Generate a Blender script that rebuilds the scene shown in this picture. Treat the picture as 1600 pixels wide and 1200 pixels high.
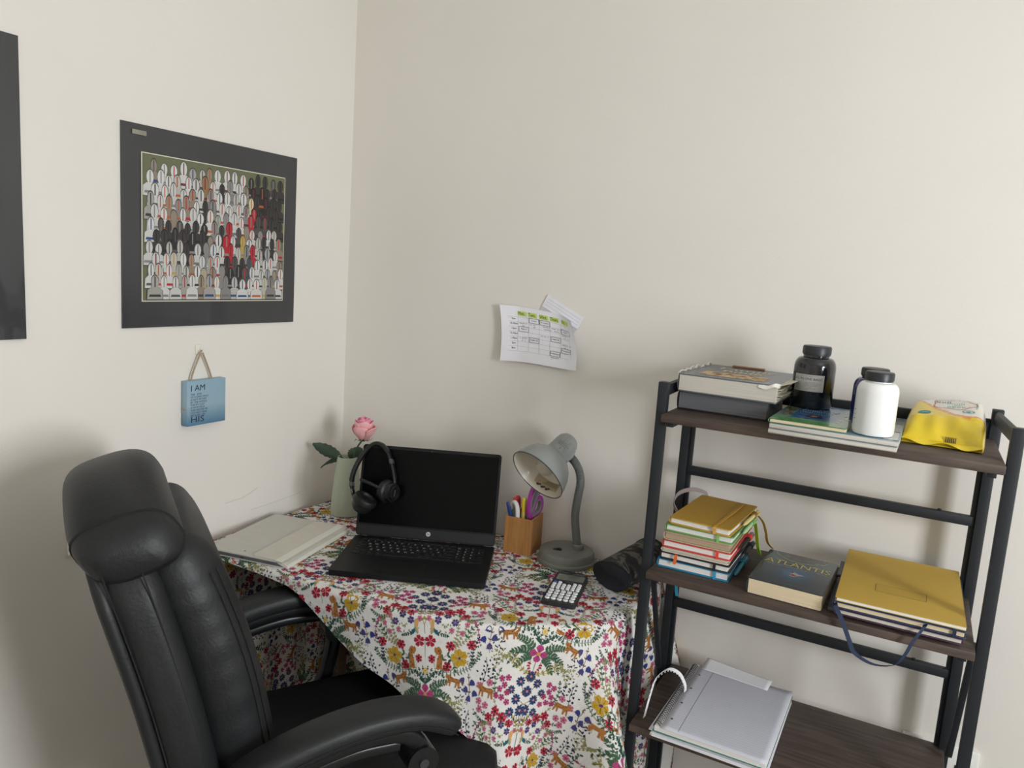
import bpy, bmesh, math, random
import numpy as np
from mathutils import Vector, Matrix
from math import sin, cos, pi, radians

for o in list(bpy.data.objects):
    bpy.data.objects.remove(o)
scene = bpy.context.scene
COL = scene.collection

# ------------------------------------------------------------------ camera
cam_d = bpy.data.cameras.new('camera')
cam = bpy.data.objects.new('camera', cam_d)
COL.objects.link(cam)
_r = (0.8788778778, 0.4723783932, 0.0665757427)
_d = (0.1278958540, -0.0988715042, -0.9868470379)
_f = (-0.4595827743, 0.8758327919, -0.1473112159)
m3 = Matrix((( _r[0], -_d[0], -_f[0]), (_r[1], -_d[1], -_f[1]), (_r[2], -_d[2], -_f[2])))
cam.matrix_world = Matrix.Translation((1.5151, -1.8, 1.4664)) @ m3.to_4x4()
cam_d.sensor_width = 36.0
cam_d.lens = 1205.0 / 1600.0 * 36.0
cam_d.clip_start = 0.02
scene.camera = cam

# ------------------------------------------------------------------ world, light, exposure
world = bpy.data.worlds.new('sky')
scene.world = world
world.use_nodes = True
bg = world.node_tree.nodes['Background']
bg.inputs[0].default_value = (0.62, 0.74, 0.90, 1)
bg.inputs[1].default_value = 1.2

ROOM_X, ROOM_Y, ROOM_Z = 3.15, -3.5, 2.45
WIN_Y0, WIN_Y1, WIN_Z0, WIN_Z1 = -1.80, -1.20, 0.95, 1.95

sun_d = bpy.data.lights.new('window_daylight', 'AREA')
sun_d.shape = 'RECTANGLE'
sun_d.size = WIN_Z1 - WIN_Z0 - 0.08
sun_d.size_y = WIN_Y1 - WIN_Y0 - 0.08
sun_d.energy = 38
sun_d.color = (0.95, 0.975, 1.0)
sun = bpy.data.objects.new('window_daylight', sun_d)
sun.location = (ROOM_X - 0.02, (WIN_Y0 + WIN_Y1) / 2, (WIN_Z0 + WIN_Z1) / 2)
sun.rotation_euler = (0, radians(90), 0)
COL.objects.link(sun)

scene.view_settings.view_transform = 'Standard'
scene.view_settings.look = 'None'
scene.view_settings.gamma = 1.0
scene.view_settings.use_curve_mapping = False
scene.view_settings.exposure = 0.28
try:
    scene.cycles.use_denoising = True
    scene.cycles.max_bounces = 10
    scene.cycles.diffuse_bounces = 6
except Exception:
    pass

# ------------------------------------------------------------------ colour and materials
def lin(c):
    out = []
    for x in c[:3]:
        x = x / 255.0
        out.append(x / 12.92 if x <= 0.04045 else ((x + 0.055) / 1.055) ** 2.4)
    return tuple(out)

MATS = {}
def mat(name, col=(200, 200, 200), rough=0.6, metal=0.0, var=0.0, vscale=40, bump=0.0, bscale=200, spec=0.5,
        coat=0.0, trans=0.0, col2=None, sheen=0.0, stretch=None):
    if name in MATS:
        return MATS[name]
    m = bpy.data.materials.new(name)
    m.use_nodes = True
    nt = m.node_tree
    b = nt.nodes['Principled BSDF']
    c = lin(col)
    b.inputs['Roughness'].default_value = rough
    b.inputs['Metallic'].default_value = metal
    b.inputs['Specular IOR Level'].default_value = spec
    b.inputs['Coat Weight'].default_value = coat
    b.inputs['Transmission Weight'].default_value = trans
    b.inputs['Sheen Weight'].default_value = sheen
    tc = nt.nodes.new('ShaderNodeTexCoord')
    src = tc.outputs['Object']
    if stretch:
        mp = nt.nodes.new('ShaderNodeMapping')
        mp.inputs['Scale'].default_value = stretch
        nt.links.new(src, mp.inputs['Vector'])
        src = mp.outputs['Vector']
    n = nt.nodes.new('ShaderNodeTexNoise')
    n.inputs['Scale'].default_value = vscale
    n.inputs['Detail'].default_value = 4
    nt.links.new(src, n.inputs['Vector'])
    r = nt.nodes.new('ShaderNodeValToRGB')
    c2 = lin(col2) if col2 else tuple(x * (1 - var) for x in c)
    c1 = c if col2 else tuple(min(1, x * (1 + var * 0.5)) for x in c)
    r.color_ramp.elements[0].position = 0.3
    r.color_ramp.elements[1].position = 0.7
    r.color_ramp.elements[0].color = (*c2, 1)
    r.color_ramp.elements[1].color = (*c1, 1)
    nt.links.new(n.outputs['Fac'], r.inputs['Fac'])
    nt.links.new(r.outputs['Color'], b.inputs['Base Color'])
    if bump > 0:
        n2 = nt.nodes.new('ShaderNodeTexNoise')
        n2.inputs['Scale'].default_value = bscale
        n2.inputs['Detail'].default_value = 3
        nt.links.new(src, n2.inputs['Vector'])
        bp = nt.nodes.new('ShaderNodeBump')
        bp.inputs['Strength'].default_value = bump
        bp.inputs['Distance'].default_value = 0.002
        nt.links.new(n2.outputs['Fac'], bp.inputs['Height'])
        nt.links.new(bp.outputs['Normal'], b.inputs['Normal'])
    MATS[name] = m
    return m

def mat_print(name, rough=0.6, coat=0.0, spec=0.5):
    """flat print: the colour of each printed shape is stored on the shape"""
    if name in MATS:
        return MATS[name]
    m = bpy.data.materials.new(name)
    m.use_nodes = True
    nt = m.node_tree
    b = nt.nodes['Principled BSDF']
    a = nt.nodes.new('ShaderNodeAttribute')
    a.attribute_name = 'ink'
    n = nt.nodes.new('ShaderNodeTexNoise')
    n.inputs['Scale'].default_value = 300
    mx = nt.nodes.new('ShaderNodeMix')
    mx.data_type = 'RGBA'
    mx.blend_type = 'MULTIPLY'
    mx.inputs['Factor'].default_value = 0.25
    nt.links.new(a.outputs['Color'], mx.inputs['A'])
    nt.links.new(n.outputs['Fac'], mx.inputs['B'])
    nt.links.new(mx.outputs['Result'], b.inputs['Base Color'])
    b.inputs['Roughness'].default_value = rough
    b.inputs['Coat Weight'].default_value = coat
    b.inputs['Specular IOR Level'].default_value = spec
    MATS[name] = m
    return m

def mat_wood(name, c1, c2, rough=0.55, scale=(3, 40, 40), bump=0.15, dist=6):
    if name in MATS:
        return MATS[name]
    m = bpy.data.materials.new(name)
    m.use_nodes = True
    nt = m.node_tree
    b = nt.nodes['Principled BSDF']
    tc = nt.nodes.new('ShaderNodeTexCoord')
    mp = nt.nodes.new('ShaderNodeMapping')
    mp.inputs['Scale'].default_value = scale
    n = nt.nodes.new('ShaderNodeTexNoise')
    n.inputs['Scale'].default_value = 1.5
    n.inputs['Detail'].default_value = 8
    n.inputs['Roughness'].default_value = 0.65
    n.inputs['Distortion'].default_value = dist * 0.1
    r = nt.nodes.new('ShaderNodeValToRGB')
    r.color_ramp.elements[0].position = 0.32
    r.color_ramp.elements[1].position = 0.68
    r.color_ramp.elements[0].color = (*lin(c1), 1)
    r.color_ramp.elements[1].color = (*lin(c2), 1)
    bp = nt.nodes.new('ShaderNodeBump')
    bp.inputs['Strength'].default_value = bump
    bp.inputs['Distance'].default_value = 0.001
    nt.links.new(tc.outputs['Object'], mp.inputs['Vector'])
    nt.links.new(mp.outputs['Vector'], n.inputs['Vector'])
    nt.links.new(n.outputs['Fac'], r.inputs['Fac'])
    nt.links.new(r.outputs['Color'], b.inputs['Base Color'])
    nt.links.new(n.outputs['Fac'], bp.inputs['Height'])
    nt.links.new(bp.outputs['Normal'], b.inputs['Normal'])
    b.inputs['Roughness'].default_value = rough
    MATS[name] = m
    return m

# ------------------------------------------------------------------ mesh helpers
def link(o, parent=None):
    COL.objects.link(o)
    if parent is not None:
        o.parent = parent
    return o

def tag(o, label=None, cat=None, group=None, kind=None):
    if label: o['label'] = label
    if cat: o['category'] = cat
    if group: o['group'] = group
    if kind: o['kind'] = kind
    return o

def thing(name, label, cat, loc=(0, 0, 0), rz=0.0, group=None, rot=None):
    o = bpy.data.objects.new(name, None)
    o.empty_display_size = 0.05
    link(o)
    o.location = loc
    o.rotation_euler = rot if rot else (0, 0, rz)
    return tag(o, label, cat, group)

class MB:
    def __init__(s):
        s.v = []; s.f = []; s.m = []
        s.M = Matrix()
    def add(s, verts, faces, mi=0):
        b = len(s.v)
        for p in verts:
            q = s.M @ Vector(p)
            s.v.append((q.x, q.y, q.z))
        for f in faces:
            s.f.append(tuple(b + i for i in f)); s.m.append(mi)
        return s
    def box(s, c, size, mi=0):
        x, y, z = (k / 2 for k in size)
        vs = [(c[0] + a * x, c[1] + b * y, c[2] + d * z) for a in (-1, 1) for b in (-1, 1) for d in (-1, 1)]
        return s.add(vs, [(0, 1, 3, 2), (4, 6, 7, 5), (0, 4, 5, 1), (2, 3, 7, 6), (0, 2, 6, 4), (1, 5, 7, 3)], mi)
    def rbox(s, c, size, r, mi=0, seg=2, M=None):
        bm = bmesh.new()
        bmesh.ops.create_cube(bm, size=1)
        for v in bm.verts:
            v.co = Vector((v.co.x * size[0], v.co.y * size[1], v.co.z * size[2]))
        bmesh.ops.bevel(bm, geom=bm.edges[:], offset=min(r, min(size) * 0.499), segments=seg, profile=0.5, affect='EDGES')
        bm.verts.index_update()
        vs = []
        for v in bm.verts:
            p = v.co
            if M is not None: p = M @ p
            vs.append((p.x + c[0], p.y + c[1], p.z + c[2]))
        fs = [tuple(v.index for v in f.verts) for f in bm.faces]
        bm.free()
        return s.add(vs, fs, mi)
    def loft(s, rings, cap0=True, cap1=True, mi=0, closed=True):
        n = len(rings[0]); vs = []; fs = []
        for r in rings: vs += [tuple(p) for p in r]
        for i in range(len(rings) - 1):
            for j in range(n if closed else n - 1):
                k = (j + 1) % n
                fs.append((i * n + j, i * n + k, (i + 1) * n + k, (i + 1) * n + j))
        if closed and cap0: fs.append(tuple(reversed(range(n))))
        if closed and cap1: fs.append(tuple((len(rings) - 1) * n + j for j in range(n)))
        return s.add(vs, fs, mi)
    def lathe(s, prof, n=32, mi=0, c=(0, 0, 0), cap0=True, cap1=True):
        rings = []
        for r, z in prof:
            rings.append([(c[0] + r * cos(2 * pi * k / n), c[1] + r * sin(2 * pi * k / n), c[2] + z) for k in range(n)])
        return s.loft(rings, cap0, cap1, mi)
    def tube(s, path, r, n=10, mi=0, up=None, cap=True):
        """r: number, list, or list of (half width, half height); up: reference direction"""
        P = [Vector(p) for p in path]
        rings = []
        N = None
        for i, p in enumerate(P):
            t = (P[min(i + 1, len(P) - 1)] - P[max(i - 1, 0)])
            t.normalize()
            if up is not None:
                N = Vector(up) - t * t.dot(Vector(up)); N.normalize()
            elif N is None:
                a = Vector((0, 0, 1)) if abs(t.z) < 0.9 else Vector((1, 0, 0))
                N = a - t * t.dot(a); N.normalize()
            else:
                N = N - t * t.dot(N); N.normalize()
            B = t.cross(N)
            rr = r[i] if isinstance(r, list) else r
            if isinstance(rr, (list, tuple)): rx, ry = rr
            else: rx = ry = rr
            ring = []
            for k in range(n):
                a = 2 * pi * k / n
                ca, sa = cos(a), sin(a)
                if rx != ry:
                    e = 0.6
                    ca = math.copysign(abs(ca) ** e, ca); sa = math.copysign(abs(sa) ** e, sa)
                ring.append(p + B * (rx * ca) + N * (ry * sa))
            rings.append(ring)
        return s.loft(rings, cap, cap, mi)
    def prism(s, poly, z0, z1, mi=0):
        n = len(poly)
        vs = [(x, y, z0) for x, y in poly] + [(x, y, z1) for x, y in poly]
        fs = [tuple(reversed(range(n))), tuple(range(n, 2 * n))]
        for i in range(n):
            k = (i + 1) % n
            fs.append((i, k, n + k, n + i))
        return s.add(vs, fs, mi)
    def strip(s, path, side, thick, mi=0):
        """flat band: path centre line, side = half width vectors (one or many), thickness along normal"""
        P = [Vector(p) for p in path]
        rings = []
        for i, p in enumerate(P):
            t = P[min(i + 1, len(P) - 1)] - P[max(i - 1, 0)]
            t.normalize()
            sd = Vector(side[i]) if isinstance(side[0], (list, tuple, Vector)) else Vector(side)
            nn = t.cross(sd); nn.normalize()
            nn *= thick / 2
            rings.append([p - sd - nn, p + sd - nn, p + sd + nn, p - sd + nn])
        return s.loft(rings, True, True, mi)
    def build(s, name, mats, parent=None, angle=35, smooth=True):
        me = bpy.data.meshes.new(name)
        me.from_pydata(s.v, [], s.f)
        if not isinstance(mats, (list, tuple)): mats = [mats]
        for m in mats: me.materials.append(m)
        if len(mats) > 1: me.polygons.foreach_set('material_index', s.m)
        bm = bmesh.new(); bm.from_mesh(me)
        bmesh.ops.recalc_face_normals(bm, faces=bm.faces[:])
        bm.to_mesh(me); bm.free()
        if smooth:
            me.polygons.foreach_set('use_smooth', [True] * len(me.polygons))
            me.set_sharp_from_angle(angle=radians(angle))
        me.update()
        o = bpy.data.objects.new(name, me)
        return link(o, parent)

def rrect(w, h, r, n=4, cx=0, cy=0):
    pts = []
    for (sx, sy, a0) in ((1, 1, 0), (-1, 1, 90), (-1, -1, 180), (1, -1, 270)):
        for k in range(n + 1):
            a = radians(a0 + 90 * k / n)
            pts.append((cx + sx * (w / 2 - r) + r * cos(a), cy + sy * (h / 2 - r) + r * sin(a)))
    return pts

def bez(pts, n=24):
    """Catmull-Rom through points"""
    P = [Vector(p) for p in pts]
    P = [P[0] * 2 - P[1]] + P + [P[-1] * 2 - P[-2]]
    out = []
    segs = len(P) - 3
    for i in range(segs):
        p0, p1, p2, p3 = P[i:i + 4]
        m = max(2, n // segs)
        for k in range(m):
            t = k / m
            out.append(0.5 * ((2 * p1) + (p2 - p0) * t + (2 * p0 - 5 * p1 + 4 * p2 - p3) * t * t + (3 * p1 - p0 - 3 * p2 + p3) * t ** 3))
    out.append(P[-2])
    return out

# lettering
_TC = {}
def text_geo(txt, size=1.0, align='LEFT'):
    key = (txt, align)
    if key not in _TC:
        cu = bpy.data.curves.new('lettering', 'FONT')
        cu.body = txt; cu.size = 1.0; cu.resolution_u = 2
        cu.align_x = align; cu.align_y = 'CENTER'
        o = bpy.data.objects.new('lettering', cu)
        COL.objects.link(o)
        dg = bpy.context.evaluated_depsgraph_get()
        me = bpy.data.meshes.new_from_object(o.evaluated_get(dg))
        _TC[key] = ([(v.co.x, v.co.y) for v in me.vertices], [tuple(p.vertices) for p in me.polygons])
        bpy.data.meshes.remove(me)
        bpy.data.objects.remove(o); bpy.data.curves.remove(cu)
    v, f = _TC[key]
    return [(x * size, y * size) for x, y in v], f

class Pr:
    """flat print: coloured polygons in 2D put onto a surface by a mapping"""
    def __init__(s):
        s.p = []; s.c = []; s.l = []; s.f = []
    def poly(s, pts, col, layer=0):
        b = len(s.p)
        s.p += [(float(x), float(y)) for x, y in pts]
        s.c += [col] * len(pts); s.l += [layer] * len(pts)
        s.f.append(tuple(range(b, b + len(pts))))
    def faces(s, pts, faces, col, layer=0):
        b = len(s.p)
        s.p += [(float(x), float(y)) for x, y in pts]
        s.c += [col] * len(pts); s.l += [layer] * len(pts)
        s.f += [tuple(b + i for i in f) for f in faces]
    def text(s, txt, x, y, size, col, layer=1, align='LEFT', rot=0.0, sx=1.0, shear=0.0):
        v, f = text_geo(txt, size, align)
        c, d = cos(rot), sin(rot)
        pts = []
        for a, b in v:
            a = a * sx + b * shear
            pts.append((x + a * c - b * d, y + a * d + b * c))
        s.faces(pts, f, col, layer)
    def scrawl(s, n, x, y, size, col, layer=1, align='LEFT', rot=0.0, seed=1):
        """a line of writing too small to read: n letter-sized strokes"""
        rg = random.Random(seed * 31 + n)
        st = size * 0.56
        x0 = -n * st / 2 if align == 'CENTER' else 0.0
        c, d = cos(rot), sin(rot)
        for k in range(n):
            if rg.random() < 0.14: continue
            h0, h1 = -0.30 * size, rg.choice([0.12, 0.12, 0.14, 0.38]) * size
            for (ax, ay, bx, by) in ((0.06, h0, 0.17, h1), (0.34, h0, 0.44, rg.choice([h1, 0.12 * size])), (0.1, rg.choice([h0, 0.0, 0.02]), 0.42, None)):
                if by is None: by = ay + 0.09 * size
                q = [(x0 + k * st + ax * size, ay), (x0 + k * st + bx * size, ay), (x0 + k * st + bx * size, by), (x0 + k * st + ax * size, by)]
                s.poly([(x + a * c - b * d, y + a * d + b * c) for a, b in q], col, layer)
    def rect(s, x0, y0, x1, y1, col, layer=0):
        s.poly([(x0, y0), (x1, y0), (x1, y1), (x0, y1)], col, layer)
    def line(s, x0, y0, x1, y1, w, col, layer=0):
        dx, dy = x1 - x0, y1 - y0
        L = math.hypot(dx, dy) or 1
        nx, ny = -dy / L * w / 2, dx / L * w / 2
        s.poly([(x0 - nx, y0 - ny), (x1 - nx, y1 - ny), (x1 + nx, y1 + ny), (x0 + nx, y0 + ny)], col, layer)
    def disc(s, x, y, rx, ry, col, layer=0, n=10):
        s.poly([(x + rx * cos(2 * pi * k / n), y + ry * sin(2 * pi * k / n)) for k in range(n)], col, layer)
    def ring(s, x, y, rx, ry, w, col, layer=0, n=20):
        pts = []; fs = []
        for k in range(n):
            a = 2 * pi * k / n
            pts += [(x + rx * cos(a), y + ry * sin(a)), (x + (rx - w) * cos(a), y + (ry - w) * sin(a))]
            j = (k + 1) % n
            fs.append((2 * k, 2 * j, 2 * j + 1, 2 * k + 1))
        s.faces(pts, fs, col, layer)
    def build(s, name, fn, material, parent=None, eps=0.0003, step=0.00008):
        P = np.array(s.p); Lr = np.array(s.l, float)
        V = fn(P, eps + step * Lr)
        me = bpy.data.meshes.new(name)
        me.from_pydata([tuple(v) for v in V], [], s.f)
        at = me.attributes.new('ink', 'FLOAT_COLOR', 'POINT')
        cc = {}
        arr = np.ones((len(s.p), 4), np.float32)
        for i, c in enumerate(s.c):
            if c not in cc: cc[c] = lin(c)
            arr[i, :3] = cc[c]
        at.data.foreach_set('color', arr.ravel())
        me.materials.append(material)
        me.update()
        o = bpy.data.objects.new(name, me)
        return link(o, parent)

def flat_xy(z, ox=0, oy=0):
    return lambda P, e: np.stack([P[:, 0] + ox, P[:, 1] + oy, z + e], 1)
def flat_yz(x, oy=0, oz=0):          # picture x runs along +Y, y along +Z, facing +X
    return lambda P, e: np.stack([x + e, P[:, 0] + oy, P[:, 1] + oz], 1)
INK = (38, 38, 42)

# ------------------------------------------------------------------ the room
M_WALL = mat('wall_paint', (232, 228, 221), 0.75, var=0.02, vscale=3, bump=0.10, bscale=260)
M_CEIL = mat('ceiling_paint', (238, 237, 233), 0.85, var=0.02, vscale=3)
M_TRIM = mat('gloss_white_trim', (236, 236, 232), 0.35, var=0.02)
M_FLOOR = mat('grey_carpet', (150, 143, 133), 0.95, var=0.25, vscale=180, bump=0.6, bscale=500)

def struct(name, mb, m, parent=None):
    return tag(mb.build(name, m, parent, smooth=False), kind='structure')

T = 0.1
struct('floor', MB().box((ROOM_X / 2, ROOM_Y / 2, -T / 2), (ROOM_X + 0.2, -ROOM_Y + 0.2, T)), M_FLOOR)
struct('ceiling', MB().box((ROOM_X / 2, ROOM_Y / 2, ROOM_Z + T / 2), (ROOM_X + 0.2, -ROOM_Y + 0.2, T)), M_CEIL)
wall_left = struct('wall_left', MB().box((-T / 2, ROOM_Y / 2, ROOM_Z / 2), (T, -ROOM_Y, ROOM_Z)), M_WALL)
wall_back = struct('wall_back', MB().box((ROOM_X / 2, T / 2, ROOM_Z / 2), (ROOM_X + 0.2, T, ROOM_Z)), M_WALL)
struct('wall_front', MB().box((ROOM_X / 2, ROOM_Y - T / 2, ROOM_Z / 2), (ROOM_X + 0.2, T, ROOM_Z)), M_WALL)
w = MB()
X = ROOM_X + T / 2
w.box((X, (WIN_Y1 + 0) / 2, ROOM_Z / 2), (T, -WIN_Y1, ROOM_Z))
w.box((X, (WIN_Y0 + ROOM_Y) / 2, ROOM_Z / 2), (T, WIN_Y0 - ROOM_Y, ROOM_Z))
w.box((X, (WIN_Y0 + WIN_Y1) / 2, WIN_Z0 / 2), (T, WIN_Y1 - WIN_Y0, WIN_Z0))
w.box((X, (WIN_Y0 + WIN_Y1) / 2, (WIN_Z1 + ROOM_Z) / 2), (T, WIN_Y1 - WIN_Y0, ROOM_Z - WIN_Z1))
struct('wall_right', w, M_WALL)
win = struct('window_1', MB().box((X - 0.06, (WIN_Y0 + WIN_Y1) / 2, WIN_Z0 - 0.012), (0.2, WIN_Y1 - WIN_Y0 + 0.1, 0.024)), M_TRIM)
fr = MB()
for yy in (WIN_Y0 + 0.025, WIN_Y1 - 0.025):
    fr.box((X + 0.02, yy, (WIN_Z0 + WIN_Z1) / 2), (0.05, 0.05, WIN_Z1 - WIN_Z0))
for zz in (WIN_Z0 + 0.025, WIN_Z1 - 0.025):
    fr.box((X + 0.02, (WIN_Y0 + WIN_Y1) / 2, zz), (0.05, WIN_Y1 - WIN_Y0, 0.05))
fr.build('window_frame', M_TRIM, win, smooth=False)
MB().box((X + 0.02, (WIN_Y0 + WIN_Y1) / 2, (WIN_Z0 + WIN_Z1) / 2), (0.006, WIN_Y1 - WIN_Y0 - 0.1, WIN_Z1 - WIN_Z0 - 0.1)).build(
    'pane', mat('window_glass', (245, 248, 250), 0.02, trans=1.0), win, smooth=False)

def skirting(name, a, b, nrm):
    mb = MB()
    a, b, nn = Vector(a), Vector(b), Vector(nrm)
    prof = [(0, 0), (0.016, 0), (0.016, 0.075), (0.010, 0.092), (0, 0.096)]
    rings = [[p + nn * q[0] + Vector((0, 0, q[1])) for q in prof] for p in (a, b)]
    mb.loft(rings)
    return struct(name, mb, M_TRIM)
skirting('baseboard_back', (0.0, 0, 0), (ROOM_X, 0, 0), (0, -1, 0))
skirting('baseboard_left', (0, ROOM_Y, 0), (0, -0.018, 0), (1, 0, 0))

# faint pencil-like scuffs on the left wall by the desk
M_SCUFF = mat('scuff_grey', (208, 207, 202), 0.8)
def scuff(pts, wd):
    p = [Vector((0.0004, y, z)) for y, z in pts]
    mb = MB().strip(bez(p, 12), (0, 0, wd / 2), 0.0006)
    o = mb.build('scuff_mark', M_SCUFF, wall_left, smooth=False)
    return o
scuff([(-0.446, 0.824), (-0.42, 0.826), (-0.39, 0.826), (-0.362, 0.834), (-0.339, 0.842)], 0.0022)
scuff([(-0.36, 0.786), (-0.28, 0.787), (-0.21, 0.79), (-0.173, 0.793)], 0.0014)

# wall sockets
def socket(loc, rz, label, wd=0.146):
    t = thing('wall_socket', label, 'socket', loc, rz, 'white wall sockets')
    MB().rbox((0, -0.005, 0), (wd, 0.010, 0.086), 0.004).build('face_plate', M_TRIM, t)
    dark = mat('socket_hole', (40, 40, 42), 0.6)
    n = 2 if wd > 0.1 else 1
    for k in range(n):
        cx = (k - (n - 1) / 2) * 0.066
        h = MB()
        h.box((cx, -0.0103, 0.0), (0.004, 0.001, 0.008)); h.box((cx - 0.011, -0.0103, -0.016), (0.007, 0.001, 0.004)); h.box((cx + 0.011, -0.0103, -0.016), (0.007, 0.001, 0.004))
        h.build('pin_holes', dark, t, smooth=False)
        MB().rbox((cx + 0.02, -0.0115, 0.024), (0.010, 0.004, 0.018), 0.001).build('switch', M_TRIM, t)
    return t
socket((1.660, 0, 0.490), 0, 'white wall socket low on the wall behind the shelf unit')
socket((0, -0.790, 0.855), radians(90), 'white wall socket on the side wall, mostly hidden by the chair')

# ------------------------------------------------------------------ things on the walls
M_INK = mat_print('printed_ink', 0.55)
M_GLOSSINK = mat_print('glossy_printed_ink', 0.25, coat=0.4)
M_FILM = mat('black_card_under_film', (52, 54, 58), 0.28, var=0.15, vscale=5, bump=0.35, bscale=9, coat=0.6, stretch=(1, 3.0, 0.8))

def mounted_poster(label, y0, y1, z0, z1, bow=0.0):
    t = thing('poster', label, 'poster', (0, (y0 + y1) / 2, z0))
    W, H = y1 - y0, z1 - z0
    n = 28
    vs, fs = [], []
    for side in (0, 1):
        for i in range(n + 1):
            for j in range(n + 1):
                a, b = i / n, j / n
                edge = bow * (max(0, 1 - b * 2.2) ** 2) * (0.3 + 0.7 * (1 - a))
                x = 0.0008 + side * (0.0035 + 0.0008 * sin(7 * a + 3 * b) * sin(5 * b + 1) + edge * 0.3)
                vs.append((x, (a - 0.5) * W, b * H))
    q = (n + 1) ** 2
    for i in range(n):
        for j in range(n):
            k = i * (n + 1) + j
            fs.append((k, k + 1, k + n + 2, k + n + 1))
            fs.append((q + k, q + k + n + 1, q + k + n + 2, q + k + 1))
    for i in range(n):
        for k0, k1 in ((i, i + 1), (n * (n + 1) + i, n * (n + 1) + i + 1), (i * (n + 1), (i + 1) * (n + 1)), (i * (n + 1) + n, (i + 1) * (n + 1) + n)):
            fs.append((k0, k1, q + k1, q + k0))
    MB().add(vs, fs).build('mount', M_FILM, t)
    return t, W, H

t, W, H = mounted_poster('black mounted poster with a crowded multicoloured print in its centre', -0.733, -0.2255, 1.2845, 1.7165)
# print sheet: an abstract crowd of coloured round-topped shapes
PW, PH = 0.4155, 0.3145
px0, pz0 = -0.686 - (-0.733 - 0.2255) / 2, 1.344 - 1.2845
MB().box((0.0058, px0 + PW / 2, pz0 + PH / 2), (0.0012, PW + 0.004, PH + 0.004)).build('print_sheet', mat('cream_print_paper', (226, 222, 205), 0.5), t, smooth=False)
pr = Pr()
rng = random.Random(7)
pr.rect(0, 0, PW, PH, (112, 116, 88), 0)
WH, GR, DK, RD, OR, TN, BL, YE, GN, MR = (214, 214, 212), (140, 138, 136), (62, 58, 58), (186, 40, 54), (190, 96, 50), (150, 118, 84), (52, 78, 130), (196, 164, 78), (52, 128, 84), (120, 40, 50)
rows = 11
layer = 2
def arch(cx, base, wd, ht, col, acc, layer):
    def clip(pts):
        return [(min(max(x, 0.001), PW - 0.001), min(max(y, 0.001), PH - 0.001)) for x, y in pts]
    body = [(cx - wd * 0.62, base), (cx + wd * 0.62, base), (cx + wd * 0.58, base + ht * 0.38), (cx + wd * 0.28, base + ht * 0.5)]
    body += [(cx - wd * 0.28, base + ht * 0.5), (cx - wd * 0.58, base + ht * 0.38)]
    edge = tuple(int(c * 0.45) for c in col)
    def grow(p, k):
        mx = cx; my = base + ht * 0.45
        return [(mx + (x - mx) * k, my + (y - my) * k) for x, y in p]
    pr.poly(clip(grow(body, 1.08)), edge, layer); pr.poly(clip(body), col, layer + 1)
    pr.poly(clip([(cx - wd * 0.5, base + ht * 0.1), (cx + wd * 0.5, base + ht * 0.1), (cx + wd * 0.42, base + ht * 0.2), (cx - wd * 0.42, base + ht * 0.2)]), acc, layer + 2)
    top = [(cx + wd * 0.30 * cos(a), base + ht * 0.72 + ht * 0.27 * sin(a)) for a in np.linspace(0, 2 * pi, 12, endpoint=False)]
    pr.poly(clip(grow(top, 1.1)), edge, layer + 2); pr.poly(clip(top), tuple(min(255, int(c * 1.04)) for c in col), layer + 3)
    pr.poly(clip([(cx - wd * 0.05, base + ht * 0.5), (cx + wd * 0.05, base + ht * 0.5), (cx + wd * 0.05, base + ht * 0.95), (cx - wd * 0.05, base + ht * 0.95)]), acc, layer + 4)
for r_ in range(rows):
    f = r_ / (rows - 1)
    base = PH * 0.80 - f * PH * 0.79
    n = 17
    for k in range(n):
        cx = PW * (k + 0.5 + (0.45 if r_ % 2 else 0)) / n - 0.006 + rng.uniform(-0.004, 0.004)
        if cx < 0.008 or cx > PW - 0.006: continue
        q = cx / PW
        dark = (q > 0.72 and f < 0.45) or (0.05 < q < 0.4 and 0.42 < f < 0.62) or (0.55 < q < 0.72 and f > 0.4 and rng.random() < 0.5)
        if dark: col = rng.choice([DK, DK, (84, 80, 80), (46, 44, 46)])
        elif 0.45 < q < 0.62 and 0.4 < f < 0.6: col = rng.choice([(96, 92, 62), (110, 84, 60), DK, GR])
        else: col = rng.choice([WH, WH, (204, 204, 202), WH, (190, 188, 182), GR, (168, 166, 160), WH, (206, 206, 204), DK, (150, 136, 120)])
        if r_ == 1 and k == 6: col = TN
        if r_ in (3, 4) and k == 12: col = RD
        if r_ in (5, 6) and k == 9: col = RD
        if r_ == 7 and k in (9, 12): col = RD
        if r_ == 6 and k == 11: col = YE
        if r_ == 2 and k == 12: col = (206, 212, 170)
        acc = rng.choice([BL, RD, OR, GR, GR, DK, DK, DK, GN if f > 0.8 else GR, (120, 120, 118), MR, YE if f > 0.7 else GR, (90, 90, 92)])
        if col == DK: acc = (34, 34, 36)
        arch(cx, base, PW / n * rng.uniform(1.0, 1.3), PH * rng.uniform(0.15, 0.19), col, acc, layer + 6 * (k % 2))
    layer += 12
pr.build('crowd_print', lambda P, e: np.stack([0.0066 + e, P[:, 0] + px0, P[:, 1] + pz0], 1), M_INK, t, step=0.000014)
MB().rbox((0.0062, -0.213, H - 0.018), (0.002, 0.034, 0.010), 0.001).build('tape', mat('yellowed_tape', (148, 146, 132), 0.3, var=0.2, coat=0.5), t)

t2, W2, H2 = mounted_poster('black film-covered poster cut off by the edge of the picture', -1.46, -0.936, 1.272, 1.824, bow=0.02)
MB().rbox((0.0062, 0, H2 / 2), (0.0012, 0.40, 0.42), 0.0005).build('print_sheet', mat('plain_grey_print', (120, 122, 124), 0.5, var=0.2, vscale=12), t2)

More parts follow.
